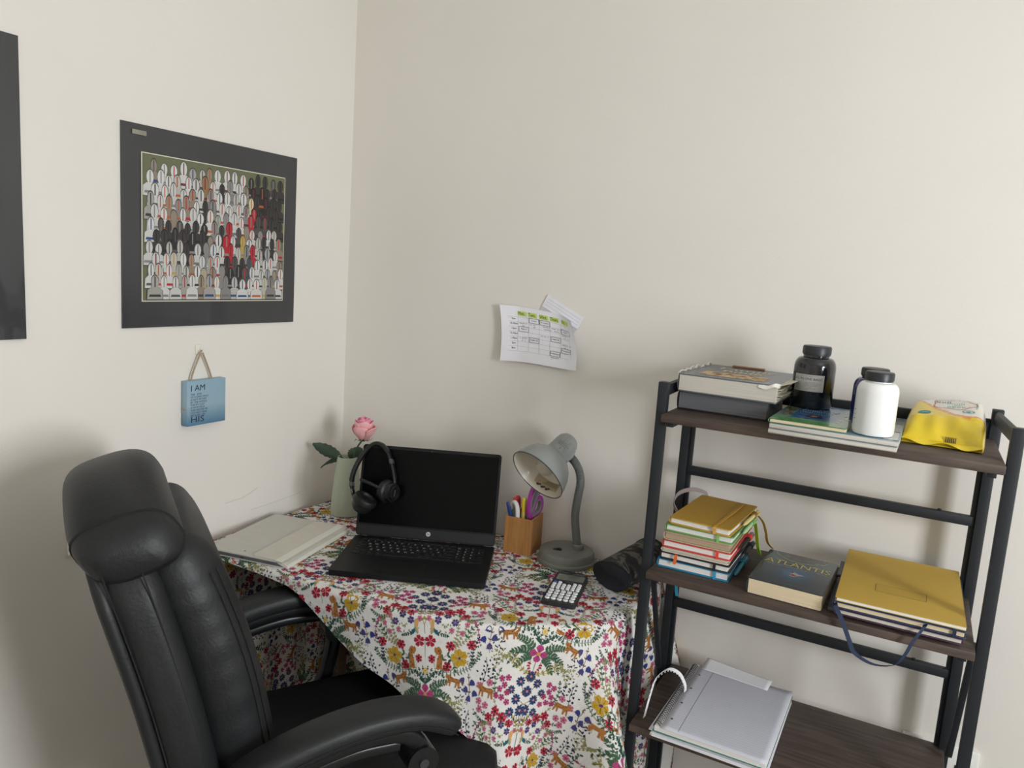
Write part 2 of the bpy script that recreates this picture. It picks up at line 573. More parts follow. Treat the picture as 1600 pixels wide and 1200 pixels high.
# hanging wooden sign
t = thing('hanging_sign', 'small blue block sign with dark lettering hanging from jute cord', 'sign', (0, -0.5255, 1.048))
SW, SH, SD = 0.113, 0.108, 0.019
m_sign = bpy.data.materials.new('blue_sign_print'); m_sign.use_nodes = True
nt = m_sign.node_tree; b = nt.nodes['Principled BSDF']; tc = nt.nodes.new('ShaderNodeTexCoord'); sp = nt.nodes.new('ShaderNodeSeparateXYZ'); cr = nt.nodes.new('ShaderNodeValToRGB'); mr = nt.nodes.new('ShaderNodeMapRange')
mr.inputs['From Min'].default_value = 0.0; mr.inputs['From Max'].default_value = SH
nt.links.new(tc.outputs['Object'], sp.inputs['Vector']); nt.links.new(sp.outputs['Z'], mr.inputs['Value']); nt.links.new(mr.outputs['Result'], cr.inputs['Fac']); nt.links.new(cr.outputs['Color'], b.inputs['Base Color'])
cr.color_ramp.elements[0].color = (*lin((84, 128, 158)), 1); cr.color_ramp.elements[1].color = (*lin((140, 172, 190)), 1)
e = cr.color_ramp.elements.new(0.45); e.color = (*lin((150, 178, 194)), 1)
b.inputs['Roughness'].default_value = 0.45
MB().rbox((0.003 + SD / 2, 0, SH / 2), (SD, SW, SH), 0.0015).build('block', m_sign, t)
pr = Pr(); DB = (36, 48, 66)
pr.text('I AM', -0.047, 0.090, 0.0205, DB, sx=1.05)
for k, (ln, sz) in enumerate([('THE   SON', 0.0066), ('OF A KING WHO', 0.0066), ('IS NOT MOVED', 0.0066), ('BY THE WORLD', 0.0066), ('FOR MY GOD', 0.0066), ('IS WITH ME &', 0.0066), ('GOES BEFORE ME', 0.0062), ('I DO NOT FEAR', 0.0066), ('BECAUSE I AM', 0.0066)]):
    pr.text(ln, -0.047, 0.0755 - k * 0.0063, sz, (58, 74, 94), sx=1.0)
pr.text('HIS', -0.047, 0.0145, 0.0205, DB, sx=1.35)
pr.build('lettering', flat_yz(0.003 + SD), M_INK, t)
rope = mat('jute_cord', (176, 158, 134), 0.9, var=0.3, vscale=400, bump=0.6, bscale=600)
apex = Vector((0.014, -0.0095, 0.178))
for sgn, yy in ((-1, -0.0405), (1, 0.0235)):
    MB().tube(bez([(0.0125, yy, SH - 0.006), (0.0125, yy * 0.7 + apex.y * 0.3, SH + 0.022), (0.0135, apex.y + (yy - apex.y) * 0.15, 0.168), tuple(apex)], 12), 0.0022, 8).build('cord', rope, t)
MB().rbox((0.0125, -SW / 2 - 0.001, 0.042), (0.006, 0.004, 0.006), 0.0015).build('cord_knot', rope, t)
hk = thing('adhesive_hook', 'clear adhesive hook holding up the blue block sign', 'hook', (0, -0.535, 1.219))
mclear = mat('clear_plastic', (232, 230, 218), 0.2, coat=0.5)
MB().rbox((0.002, 0, 0.008), (0.004, 0.016, 0.024), 0.0018).build('backing', mclear, hk)
MB().tube(bez([(0.003, 0, 0.008), (0.010, 0, 0.002), (0.018, 0, 0.004), (0.019, 0, 0.011)], 10), 0.0018, 8).build('peg', mclear, hk)

# timetable sheet on the back wall
M_PAPER = mat('white_paper', (236, 236, 242), 0.8, var=0.02)
t = thing('timetable_sheet', 'curled paper timetable with highlighted weekdays fixed to the wall', 'paper', (0.645, 0, 1.226))
def tt_map(P, e):
    a, b = P[:, 0], P[:, 1]                    # 0..1 across, 0..1 up
    x = -0.102 + a * 0.217 - 0.014 * b + 0.004 * np.sin(b * 3.1)
    z = b * (0.146 - 0.013 * a) + 0.002 * np.sin(a * 5) - 0.030 * np.maximum(0, a - 0.78) * b * 1.2
    x = x - 0.07 * np.maximum(0, a - 0.80) * np.maximum(0, b - 0.3)
    y = -(0.0062 + 0.010 * (1 - b) ** 2 + 0.030 * np.maximum(0, a - 0.70) ** 1.5 * 3 * (0.3 + b) + 0.016 * np.maximum(0, 0.22 - a) * 4 * (0.6 + 0.4 * b)) - e
    return np.stack([x, y, z], 1)
n = 24
grid = np.array([(i / n, j / n) for i in range(n + 1) for j in range(n + 1)])
F_ = [(i * (n + 1) + j, (i + 1) * (n + 1) + j, (i + 1) * (n + 1) + j + 1, i * (n + 1) + j + 1) for i in range(n) for j in range(n)]
top = tt_map(grid, 0.0004); bot = tt_map(grid, 0.0)
q = len(grid)
vs = [tuple(v) for v in top] + [tuple(v) for v in bot]
fs = F_ + [tuple(q + k for k in reversed(f)) for f in F_]
MB().add(vs, fs).build('sheet', M_PAPER, t)
pr = Pr()
HL = (208, 234, 120)
def seg_rect(x0, y0, x1, y1, col, layer=0):
    k = max(1, int((x1 - x0) / 0.04))
    for i in range(k):
        pr.rect(x0 + (x1 - x0) * i / k, y0, x0 + (x1 - x0) * (i + 1) / k, y1, col, layer)
days = [('Mon.', 0.22), ('Tues.', 0.36), ('Wed.', 0.51), ('Thurs.', 0.65), ('Fri.', 0.81)]
for d_, x_ in days:
    for q_ in range(8):
        for w_ in range(3):
            pr.rect(x_ - 0.012 + q_ * 0.0146, 0.832 + w_ * 0.028, x_ - 0.012 + (q_ + 1) * 0.0146, 0.832 + (w_ + 1) * 0.028, HL, 0)
    pr.text(d_, x_ - 0.008, 0.875, 0.085, (38, 52, 36), 5, sx=0.52)
for k, lab in enumerate(['9am', '10.30am', '12pm', '12.45pm', '1.30pm', '3pm', '4pm']):
    pr.text(lab, 0.155, 0.775 - k * 0.088, 0.046, (40, 40, 46), 1, 'CENTER', sx=0.62)
LG = (196, 196, 204)
for k in range(8):
    for s_ in range(16):
        pr.line(0.09 + s_ * 0.05, 0.81 - k * 0.088, 0.09 + (s_ + 1) * 0.05, 0.81 - k * 0.088, 0.004, LG, 0)
for k in range(6):
    pr.line(0.21 + k * 0.143, 0.20, 0.21 + k * 0.143, 0.81, 0.003, LG, 0)
def cell(c, r, txt, sub=None):
    x_, y_ = 0.215 + c * 0.143, 0.818 - r * 0.088
    for (a, b_, c_, d_) in ((x_, y_, x_ + 0.13, y_), (x_, y_ - 0.088, x_ + 0.13, y_ - 0.088), (x_, y_, x_, y_ - 0.088), (x_ + 0.13, y_, x_ + 0.13, y_ - 0.088)):
        pr.line(a, b_, c_, d_, 0.005, (74, 74, 84), 1)
    pr.text(txt, x_ + 0.065, y_ - 0.042, 0.038, (50, 50, 58), 2, 'CENTER', sx=0.6)
cell(1, 0, 'Science'); cell(2, 0, 'Foundation'); cell(0, 2, 'Maths A'); cell(4, 1, 'Maths A'); cell(3, 3, 'English (A)'); cell(1, 4, 'English (A)'); cell(4, 5, 'Foundations'); cell(3, 6, 'Computing &'); 
pr.text('Economics', 0.215 + 3 * 0.143 + 0.065, 0.818 - 7 * 0.088 - 0.03, 0.038, (50, 50, 58), 2, 'CENTER', sx=0.6)
for (c, r, s1, s2) in ((0, 1, 'Biology', 'test'), (1, 1, 'Essay', 'due'), (2, 1, 'Chemistry', 'revision'), (3, 1, 'Economics', 'ch. 4'), (0, 4, 'Science', 'test'), (2, 3, 'English', ''), (4, 2, 'Maths', 'Test'), (4, 4, 'Economics', 'Test')):
    x_, y_ = 0.222 + c * 0.143, 0.79 - r * 0.088
    pr.scrawl(len(s1), x_, y_, 0.026, (84, 84, 96), 1, seed=c * 7 + r)
    if s2: pr.scrawl(len(s2), x_ + 0.03, y_ - 0.042, 0.026, (66, 66, 78), 1, seed=c * 5 + r + 40)
pr.build('timetable_print', lambda P, e: tt_map(P, 0.0008 + e), M_INK, t)
# folded note tucked behind it
t = thing('folded_note', 'folded lined note tucked behind the timetable sheet', 'paper', (0.70, 0, 1.345))
rot = Matrix.Rotation(radians(27), 4, 'Y')
def slab(mb, cx, cz, wd, ht, y, th, ang):
    M_ = Matrix.Translation((cx, y, cz)) @ Matrix.Rotation(radians(ang), 4, 'Y')
    old = mb.M; mb.M = M_; mb.box((0, 0, 0), (wd, th, ht)); mb.M = old
mb = MB(); slab(mb, 0.004, 0.022, 0.116, 0.034, -0.0034, 0.0010, 26); mb.build('upper_leaf', M_PAPER, t, smooth=False)
mb = MB(); slab(mb, -0.010, 0.0, 0.112, 0.040, -0.0016, 0.0010, 24); mb.build('lower_leaf', mat('grey_paper', (205, 205, 208), 0.8), t, smooth=False)
mb = MB()
for k in range(3):
    a = radians(-26); off = -0.008 + k * 0.008
    slab(mb, 0.004 + off * sin(radians(26)), 0.022 + off * cos(radians(26)), 0.104, 0.0007, -0.0041, 0.0002, 26)
mb.build('ruled_lines', mat('blue_rule', (178, 184, 206), 0.8), t, smooth=False)

# ------------------------------------------------------------------ desk and tablecloth
ZT = 0.752                                   # top of the cloth
def outline_pts(inset=0.0):
    ctrl = [(0.020, -0.030), (0.020, -0.535), (0.045, -0.566), (0.30, -0.568), (0.50, -0.568), (0.62, -0.561), (0.72, -0.543), (0.81, -0.512),
            (0.885, -0.470), (0.95, -0.422), (1.005, -0.372), (1.036, -0.318), (1.046, -0.25), (1.046, -0.06), (1.034, -0.020), (0.99, -0.014), (0.06, -0.014)]
    P = np.array(ctrl)
    for _ in range(3):                       # corner cutting
        Q = np.roll(P, -1, 0)
        P = np.stack([0.75 * P + 0.25 * Q, 0.25 * P + 0.75 * Q], 1).reshape(-1, 2)
    d = np.linalg.norm(np.roll(P, -1, 0) - P, axis=1)
    s = np.concatenate([[0], np.cumsum(d)])
    P2 = np.vstack([P, P[:1]])
    L = s[-1]
    N = 640
    t = np.linspace(0, L, N, endpoint=False)
    O = np.stack([np.interp(t, s, P2[:, 0]), np.interp(t, s, P2[:, 1])], 1)
    return O, L
OUT, OUTL = outline_pts()
NO = len(OUT)
_tan = np.roll(OUT, -1, 0) - np.roll(OUT, 1, 0)
_tan /= np.linalg.norm(_tan, axis=1)[:, None]
ONRM = np.stack([_tan[:, 1], -_tan[:, 0]], 1)          # outward for this orientation
if np.mean(np.sum(ONRM * (OUT - OUT.mean(0)), 1)) < 0: ONRM = -ONRM
for _ in range(6): ONRM = (np.roll(ONRM, 1, 0) + ONRM * 2 + np.roll(ONRM, -1, 0)) / 4
ONRM /= np.linalg.norm(ONRM, axis=1)[:, None]

def overhang_at(pt):
    x, y = pt
    if y < -0.30 and x > 0.10:                 # front edge and its curved right end
        return float(np.interp(x, [0.1, 0.25, 0.34, 0.378, 0.43, 0.49, 0.58, 0.68, 0.78, 0.87, 0.95, 1.0, 1.05], [0.012, 0.014, 0.020, 0.032, 0.062, 0.10, 0.142, 0.185, 0.225, 0.30, 0.40, 0.46, 0.50]))
    if x > 0.9: return 0.50
    if y > -0.10 and x > 0.05: return 0.60
    if y < -0.54: return float(np.interp(x, [0.02, 0.1], [0.30, 0.012]))
    return 0.56
OVER = np.array([overhang_at(p) for p in OUT])
for _ in range(3): OVER = (np.roll(OVER, 1) + OVER + np.roll(OVER, -1)) / 3
RHO = 0.011
FOLD_S = int(np.argmin(np.linalg.norm(OUT - np.array([1.012, -0.366]), axis=1)))      # corner fold
def wrap(ds): return (ds + NO / 2) % NO - NO / 2
UNIT = OUTL / NO

def seg_ridge(P, a, b, w):
    a, b = np.array(a), np.array(b)
    ab = b - a
    t = np.clip(((P - a) @ ab) / (ab @ ab), 0, 1)
    dd = np.linalg.norm(P - (a + t[:, None] * ab), axis=1)
    return np.exp(-(dd / w) ** 2) * np.sin(np.clip(t * 0.9 + 0.05, 0, 1) * pi)
def top_z(P):
    z = 0.0045 * seg_ridge(P, (0.68, -0.57), (0.80, -0.36), 0.018)
    z += 0.004 * seg_ridge(P, (0.50, -0.56), (0.60, -0.47), 0.016)
    z += 0.003 * seg_ridge(P, (0.86, -0.50), (0.95, -0.38), 0.015)
    z += 0.003 * seg_ridge(P, (0.95, -0.33), (1.04, -0.27), 0.014)
    z += 0.0025 * seg_ridge(P, (0.36, -0.57), (0.42, -0.54), 0.012)
    return z

def ripple(si, drop, xy):
    """how far the hanging cloth stands off the edge at outline index si and drop below the top"""
    ds = wrap(si - FOLD_S) * UNIT
    out = 0.004 + 0.03 * drop
    front = np.clip((xy[:, 0] - 0.35) / 0.2, 0, 1) * (xy[:, 1] < -0.2)
    dirn = -1.0 if OUT[(FOLD_S + 20) % NO][1] > OUT[FOLD_S][1] else 1.0     # + = towards the left end of the front edge
    d2 = ds * dirn
    k = np.clip(drop - 0.05, 0, 1)
    out = out + front * (0.46 * k * np.exp(-((d2 + 0.004) / 0.034) ** 2) - 0.12 * k * np.exp(-((d2 - 0.12) / 0.06) ** 2) + 0.10 * k * np.exp(-((d2 - 0.30) / 0.12) ** 2)
                         + 0.05 * k * np.sin(d2 * 38 + 0.6))
    side = (xy[:, 0] > 1.02) & (xy[:, 1] > -0.32)
    yy = xy[:, 1]
    tame = np.exp(-((yy + 0.31) / 0.05) ** 2) + np.exp(-((yy + 0.068) / 0.035) ** 2)          # held back by the shelf's posts
    flare = 0.012 * np.sin(yy * 46 + 1.0) * np.minimum(drop * 6, 1)
    out = np.where(side, np.clip(0.003 + (flare + 0.004) * (1 - np.clip(tame, 0, 1)), 0.0, 0.016), out)
    backc = (xy[:, 1] > -0.06) & (xy[:, 0] > 1.0)
    out = np.where(backc, 0.006 + 0.30 * np.clip(drop - 0.03, 0, 0.2) * np.clip((xy[:, 0] - 1.0) / 0.04, 0, 1), out)
    left = xy[:, 0] < 0.06
    out = np.where(left & (xy[:, 1] > -0.53), 0.002 + 0.008 * np.sin(yy * 30) ** 2 * np.minimum(drop * 5, 1), out)
    back = (xy[:, 1] > -0.05) & (xy[:, 0] <= 1.0) & (xy[:, 0] > 0.06)
    out = np.where(back, 0.003 + 0.005 * np.sin(xy[:, 0] * 28) ** 2, out)
    return out

def surf(si, xy, nr, d):
    """si outline index (float), xy edge point, nr outward normal, d signed sheet distance past the edge -> 3D"""
    t = d + RHO
    a = np.clip(t / RHO, 0, pi / 2)
    arc_o = -RHO + RHO * np.sin(a)
    drop = np.where(t > RHO * pi / 2, RHO + (t - RHO * pi / 2), RHO * (1 - np.cos(a)))
    o = np.where(t <= 0, d, arc_o)
    drop = np.where(t <= 0, 0, drop)
    hang = np.clip((drop - RHO) / 0.03, 0, 1)
    o = o + ripple(si, drop, xy) * hang
    q = xy + nr * o[:, None]
    q[:, 0] = np.maximum(q[:, 0], 0.004)
    q[:, 1] = np.minimum(q[:, 1], -0.004)
    z = ZT - drop + np.where(drop < RHO, top_z(q), 0)
    return np.stack([q[:, 0], q[:, 1], z], 1)

# cloth mesh: rings inside the edge, rows down the skirt
CEN = np.array([0.50, -0.285])
idx = np.arange(NO)
rows = []
NI = 44
for k in range(NI):
    f = (k / NI) ** 0.8
    q = CEN + (OUT - ONRM * RHO - CEN) * f
    rows.append(np.stack([q[:, 0], q[:, 1], ZT + top_z(q)], 1))
for k in range(5):
    rows.append(surf(idx, OUT, ONRM, np.full(NO, -RHO + RHO * pi / 2 * k / 5)))
NH = 42
for k in range(NH + 1):
    d = -RHO + RHO * pi / 2 + np.maximum(OVER - RHO, 0.001) * k / NH
    rows.append(surf(idx, OUT, ONRM, d))
V = np.concatenate(rows)
nr_ = len(rows)
fs = []
for i in range(nr_ - 1):
    for j in range(NO):
        k = (j + 1) % NO
        if i == 0:
            fs.append((j, NO + j, NO + k))
        else:
            fs.append((i * NO + j, i * NO + k, (i + 1) * NO + k, (i + 1) * NO + j))
# first ring is a single point fan
me = bpy.data.meshes.new('tablecloth')
me.from_pydata([tuple(v) for v in V], [], fs)
M_CLOTH = mat('white_slub_cotton', (226, 224, 220), 0.85, var=0.05, vscale=90, bump=0.25, bscale=700, sheen=0.15, stretch=(1, 6, 1))
me.materials.append(M_CLOTH)
me.polygons.foreach_set('use_smooth', [True] * len(me.polygons))
me.update()
cloth = link(bpy.data.objects.new('tablecloth', me))
tag(cloth, 'white cotton cloth printed with flowers and leopards, draped over the desk', 'tablecloth')

# --- the floral print
C_PINK, C_RED, C_ROSE, C_YEL, C_BLU, C_PUR = (182, 70, 126), (180, 38, 62), (200, 110, 142), (200, 160, 50), (46, 70, 116), (72, 72, 130)
C_GRN, C_DGR, C_NAV, C_OLV, C_LEO, C_SPT, C_BRN = (72, 104, 78), (48, 84, 70), (48, 58, 82), (150, 146, 92), (178, 118, 62), (58, 40, 32), (120, 92, 70)
C_LIME, C_CREAM, C_TEAL = (164, 152, 60), (232, 200, 120), (44, 96, 116)
tile = []           # (points, colour, layer) for one repeat, right half; mirrored
def T_poly(pts, col, layer=0): tile.append((np.array(pts, float), col, layer))
def T_petals(cx, cy, r, n, col, cen, rot=0.0, wid=0.62, layer=2, notch=True, crs=0.26):
    for k in range(n):
        a = rot + 2 * pi * k / n
        if cx == 0 and cos(a) < -0.02: continue
        ca, sa = cos(a), sin(a)
        w = r * wid * (5.0 / max(n, 4)) * 0.62
        pts = [(0.12 * r, -0.15 * w), (0.62 * r, -w * 0.95), (0.95 * r, -w * 0.55), (0.84 * r if notch else r, 0), (0.95 * r, w * 0.55), (0.62 * r, w * 0.95), (0.12 * r, 0.15 * w)]
        T_poly([(cx + x * ca - y * sa, cy + x * sa + y * ca) for x, y in pts], col, layer)
        if r > 0.0075:
            dk = tuple(int(v * 0.66) for v in col)
            T_poly([(cx + x * ca - y * sa, cy + x * sa + y * ca) for x, y in [(0.2 * r, -0.03 * r), (0.72 * r, -0.02 * r), (0.72 * r, 0.02 * r), (0.2 * r, 0.03 * r)]], dk, layer + 1)
    if cen:
        T_poly([(cx + crs * r * cos(b), cy + crs * r * sin(b)) for b in np.linspace(0, 2 * pi, 7)[:-1]], cen, layer + 1)
def T_leaf(x, y, a, L, w, col, layer=1):
    ca, sa = cos(a), sin(a)
    pts = [(0, 0), (0.3 * L, -w * 0.5), (0.65 * L, -w * 0.42), (L, 0), (0.65 * L, w * 0.42), (0.3 * L, w * 0.5)]
    T_poly([(x + p * ca - q * sa, y + p * sa + q * ca) for p, q in pts], col, layer)
def T_stem(pts, w, col, layer=0):
    P = [Vector((x, y, 0)) for x, y in pts]
    C_ = bez(P, max(3, 3 * (len(P) - 1)))
    for a, b in zip(C_[:-1], C_[1:]):
        d = (b - a)
        if d.length < 1e-6: continue
        d.normalize(); nx, ny = -d.y * w / 2, d.x * w / 2
        T_poly([(a.x - nx, a.y - ny), (b.x - nx, b.y - ny), (b.x + nx, b.y + ny), (a.x + nx, a.y + ny)], col, layer)
    return C_
def T_sprig(pts, col, L=0.008, w=0.003, n=6, sw=0.0008, layer=1, ang=0.8, scol=None, tip=True):
    C_ = T_stem(pts, sw, scol or col, layer)
    m = len(C_) - 1
    for k in range(n):
        f = (k + 0.7) / n * m
        i = min(int(f), m - 1)
        p = C_[i].lerp(C_[i + 1], f - i); d = C_[i + 1] - C_[i]
        a = math.atan2(d.y, d.x)
        s_ = 1 - 0.35 * k / n
        T_leaf(p.x, p.y, a + ang, L * s_, w * s_, col, layer + 1); T_leaf(p.x, p.y, a - ang, L * s_, w * s_, col, layer + 1)
    if tip:
        d = C_[-1] - C_[-2]
        T_leaf(C_[-1].x, C_[-1].y, math.atan2(d.y, d.x), L * 0.8, w, col, layer + 1)
def T_bell(x, y, a, s_, col):
    ca, sa = cos(a), sin(a)
    pts = [(0, -0.1), (0.35, -0.42), (0.8, -0.5), (1.0, -0.62), (0.92, -0.3), (1.1, -0.12), (0.92, 0.05), (1.1, 0.22), (0.92, 0.38), (1.0, 0.62), (0.8, 0.5), (0.35, 0.42), (0, 0.1)]
    T_poly([(x + s_ * (p * ca - q * sa), y + s_ * (p * sa + q * ca)) for p, q in pts], col, 3)
def T_cat_sit(x, y, s_):
    B = [(0.0, 0.0), (0.10, 0.16), (0.08, 0.5), (0.16, 0.85), (0.12, 1.1), (0.24, 1.28), (0.34, 1.34), (0.46, 1.26), (0.56, 1.3), (0.62, 1.16), (0.60, 1.02), (0.5, 0.9), (0.56, 0.6), (0.60, 0.25), (0.62, 0.0)]
    T_poly([(x + s_ * (0.62 - p), y + s_ * q) for p, q in B], C_LEO, 4)
    T_poly([(x + s_ * (0.62 - p), y + s_ * q) for p, q in [(0.34, 0.85), (0.52, 0.86), (0.60, 0.5), (0.62, 0.05), (0.50, 0.05), (0.44, 0.5)]], (226, 220, 206), 5)
    rr = random.Random(3)
    for k in range(20):
        px, py = rr.uniform(0.12, 0.42), rr.uniform(0.08, 1.2)
        T_poly([(x + s_ * (0.62 - px) + 0.0011 * cos(a), y + s_ * py + 0.0011 * sin(a)) for a in np.linspace(0, 2 * pi, 5)[:-1]], C_SPT, 6)
    T_stem([(x + s_ * 0.6, y + s_ * 0.05), (x + s_ * 0.86, y + s_ * 0.1), (x + s_ * 0.95, y + s_ * 0.4), (x + s_ * 1.02, y + s_ * 0.6)], 0.0022, C_SPT, 4)
def T_cat_walk(x, y, s_, a0=0.0, flip=1):
    def tr(pts):
        ca, sa = cos(a0), sin(a0)
        return [(x + s_ * (p * flip * ca - q * sa), y + s_ * (p * flip * sa + q * ca)) for p, q in pts]
    T_poly(tr([(-0.80, 0.15), (-0.62, 0.42), (0.0, 0.36), (0.45, 0.44), (0.62, 0.58), (0.86, 0.54), (1.02, 0.34), (0.98, 0.20), (0.75, 0.10), (0.55, -0.12), (0.1, -0.06), (-0.4, -0.10)]), C_LEO, 4)
    for lx, sl in ((-0.62, -0.18), (-0.42, 0.05), (0.38, -0.06), (0.58, 0.16)):
        T_poly(tr([(lx - 0.11, 0.1), (lx + 0.13, 0.1), (lx + 0.08 + sl, -0.55), (lx - 0.06 + sl, -0.55)]), C_LEO, 4)
    T_stem(tr([(-0.72, 0.2), (-0.98, 0.35), (-1.05, 0.1), (-1.2, -0.05)]), 0.0024, C_BRN, 4)
    rr = random.Random(5)
    for k in range(22):
        p = tr([(rr.uniform(-0.65, 0.8), rr.uniform(-0.06, 0.36))])[0]
        T_poly([(p[0] + 0.001 * cos(a), p[1] + 0.001 * sin(a)) for a in np.linspace(0, 2 * pi, 5)[:-1]], C_SPT, 5)
def T_bird(x, y, s_):
    T_poly([(x + s_ * p, y + s_ * q) for p, q in [(0, 0.9), (0.16, 1.06), (0.34, 1.02), (0.42, 0.8), (0.40, 0.35), (0.26, 0.05), (0.05, -0.1), (0.14, 0.4)]], (222, 170, 110), 4)
    T_poly([(x + s_ * p, y + s_ * q) for p, q in [(0.36, 0.5), (0.44, 0.3), (0.30, -0.05), (0.10, -0.2), (0.18, 0.2)]], (150, 166, 130), 5)
    T_poly([(x + s_ * p, y + s_ * q) for p, q in [(0.30, 0.4), (0.72, 0.12), (0.86, -0.32), (0.42, -0.02)]], C_TEAL, 5)

# centre axis and right half of one repeat (metres); v up, flower at origin
T_petals(0, 0, 0.0190, 4, C_PINK, (216, 150, 90), rot=pi / 2, wid=0.62, layer=4, notch=False, crs=0.24)
for a_, L_ in ((0.55, 0.058), (0.0, 0.055), (-0.55, 0.05)):                                 # fern leaves beside it
    x0, y0 = 0.012 * cos(a_), 0.012 * sin(a_)
    x1, y1 = L_ * cos(a_), L_ * sin(a_) - 0.006
    T_sprig([(x0, y0), ((x0 + x1) / 2, (y0 + y1) / 2 + 0.005), (x1, y1)], C_GRN, L=0.0125, w=0.0058, n=7, sw=0.0012, ang=0.95, scol=C_DGR)
for k in range(5):
    T_sprig([(0.0, 0.018), (0.004 + 0.006 * k, 0.03 + 0.004 * k), (0.006 + 0.009 * k, 0.052 - 0.004 * k)], C_DGR, L=0.006, w=0.0028, n=4, layer=0)
T_cat_walk(0.068, 0.026, 0.020, -0.25, -1)
T_petals(0.079, 0.075, 0.0205, 5, C_YEL, (90, 60, 110), rot=0.6, wid=0.70, layer=4, notch=True, crs=0.15)
T_cat_sit(0.022, 0.050, 0.034)
for (x, y, r) in ((0.052, 0.056, 0.0115), (0.058, 0.098, 0.0115), (0.104, 0.105, 0.011), (0.016, 0.070, 0.0095)): T_petals(x, y, r, 6, C_RED, (90, 24, 44), rot=x * 40, layer=3)
T_petals(0.013, 0.106, 0.0135, 5, C_RED, (206, 110, 116), rot=0.2, layer=4)
T_petals(0, 0.046, 0.007, 5, C_CREAM, C_YEL, layer=3)
T_stem([(0.0, 0.02), (0.0005, 0.14)], 0.0008, C_DGR)
T_bird(0.012, 0.124, 0.024)
T_sprig([(0.03, 0.062), (0.055, 0.08), (0.07, 0.052)], C_GRN, L=0.012, w=0.005, n=4)
T_sprig([(0.035, 0.045), (0.075, 0.045), (0.105, 0.058)], C_GRN, L=0.010, w=0.003, n=9, ang=1.3)
for (x, y) in ((0.030, 0.148), (0.048, 0.160), (0.066, 0.146)): T_petals(x, y, 0.0085, 6, C_PUR if x != 0.048 else C_BLU, C_ROSE, rot=x * 50, layer=3)
for (x, y) in ((0.010, 0.150), (0.022, 0.166), (0.040, 0.178), (0.078, 0.158), (0.092, 0.144), (0.060, 0.130), (0.082, 0.126)): T_petals(x, y, 0.0062, 5, C_ROSE, (170, 60, 100), rot=y * 90, layer=3)
for a_ in (0.5, 0.85, 1.2): T_sprig([(0.062, 0.094), (0.062 + 0.028 * cos(a_), 0.094 + 0.03 * sin(a_)), (0.062 + 0.058 * cos(a_ + 0.15), 0.094 + 0.058 * sin(a_ + 0.15))], C_OLV, L=0.0066, w=0.003, n=8, ang=0.9)
T_sprig([(0.0, 0.138), (0.014, 0.172), (0.034, 0.19)], C_LIME, L=0.0085, w=0.0034, n=6)
# lower part: cornflowers under the axis (v negative)
T_stem([(0, -0.012), (0, -0.165)], 0.0011, C_BRN)
for (x, y, r) in ((0, -0.052, 0.0125), (0.022, -0.066, 0.0120), (0.0, -0.086, 0.0135), (0.024, -0.104, 0.0125), (0.008, -0.128, 0.0135), (0.033, -0.132, 0.0115), (0.040, -0.085, 0.010)):
    T_petals(x, y, r, 9, C_BLU, (206, 130, 140), rot=x * 31, wid=0.62, layer=3)
    if x > 0: T_stem([(x, y), (x * 0.4, y - 0.02), (0, y - 0.03)], 0.001, C_BRN)
for k in range(7): T_leaf(0.002, -0.05 - 0.016 * k, -0.6 + 1.5 * (k % 2), 0.016, 0.0045, C_BRN, 1)
for (x, y) in ((0.052, -0.062), (0.058, -0.078), (0.049, -0.092), (0.066, -0.066), (0.068, -0.088), (0.060, -0.104), (0.046, -0.112), (0.074, -0.102)): T_petals(x, y, 0.0078, 5, C_PINK if (x * 1000) % 2 < 1 else (178, 56, 100), C_RED, rot=x * 77, layer=3)
for a_, n_ in ((0.35, 6), (0.8, 6)): T_sprig([(0.006, -0.05), (0.02 + 0.02 * cos(a_), -0.04 + 0.012 * sin(a_)), (0.026 + 0.03 * cos(a_), -0.038 + 0.034 * sin(a_))], C_LIME, L=0.0078, w=0.003, n=n_)
T_sprig([(0.012, -0.018), (0.014, -0.03), (0.008, -0.042)], C_RED, L=0.006, w=0.004, n=4, scol=C_BRN)
T_sprig([(0.074, -0.11), (0.082, -0.078), (0.074, -0.05)], C_GRN, L=0.0085, w=0.0036, n=6)
for a_ in (-0.4, 0.1): T_sprig([(0.05, -0.004), (0.068, -0.02 + 0.01 * a_), (0.088, -0.034 + 0.03 * a_)], C_OLV, L=0.007, w=0.003, n=6)
# outer strip
for (x, y, a) in ((0.100, 0.018, -1.8), (0.112, 0.034, -1.4), (0.108, 0.000, -1.7), (0.092, 0.036, -2.1), (0.119, 0.012, -1.2)): T_bell(x, y, a, 0.0125, C_PUR if x < 0.11 else (58, 66, 132))
T_sprig([(0.105, -0.02), (0.108, 0.01), (0.104, 0.04)], C_BRN, L=0.008, w=0.0026, n=4)
rr = random.Random(11)
for k in range(34):                                                                       # navy leaf spray
    x, y = 0.105 + rr.uniform(-0.022, 0.02), -0.055 + rr.uniform(-0.03, 0.026)
    T_leaf(x, y, rr.uniform(0.3, 2.8), 0.0062, 0.0036, C_NAV, 1)
T_stem([(0.112, -0.09), (0.106, -0.055), (0.11, -0.03)], 0.0008, C_NAV)
T_cat_walk(0.100, -0.100, 0.022, 0.05, 1)
for (x, y, r) in ((0.050, -0.145, 0.0125), (0.070, -0.135, 0.012), (0.085, -0.150, 0.0105), (0.030, -0.155, 0.0095)): T_petals(x, y, r, 6, C_RED, (100, 24, 44), rot=x * 53, layer=3)
for (x, y) in ((0.098, -0.128), (0.112, -0.138), (0.116, -0.122), (0.094, -0.08), (0.118, -0.09)): T_petals(x, y, 0.0088, 5, C_ROSE, (170, 50, 100), rot=y * 47, layer=3)
T_sprig([(0.04, -0.13), (0.06, -0.15), (0.1, -0.145)], C_GRN, L=0.010, w=0.0042, n=6)
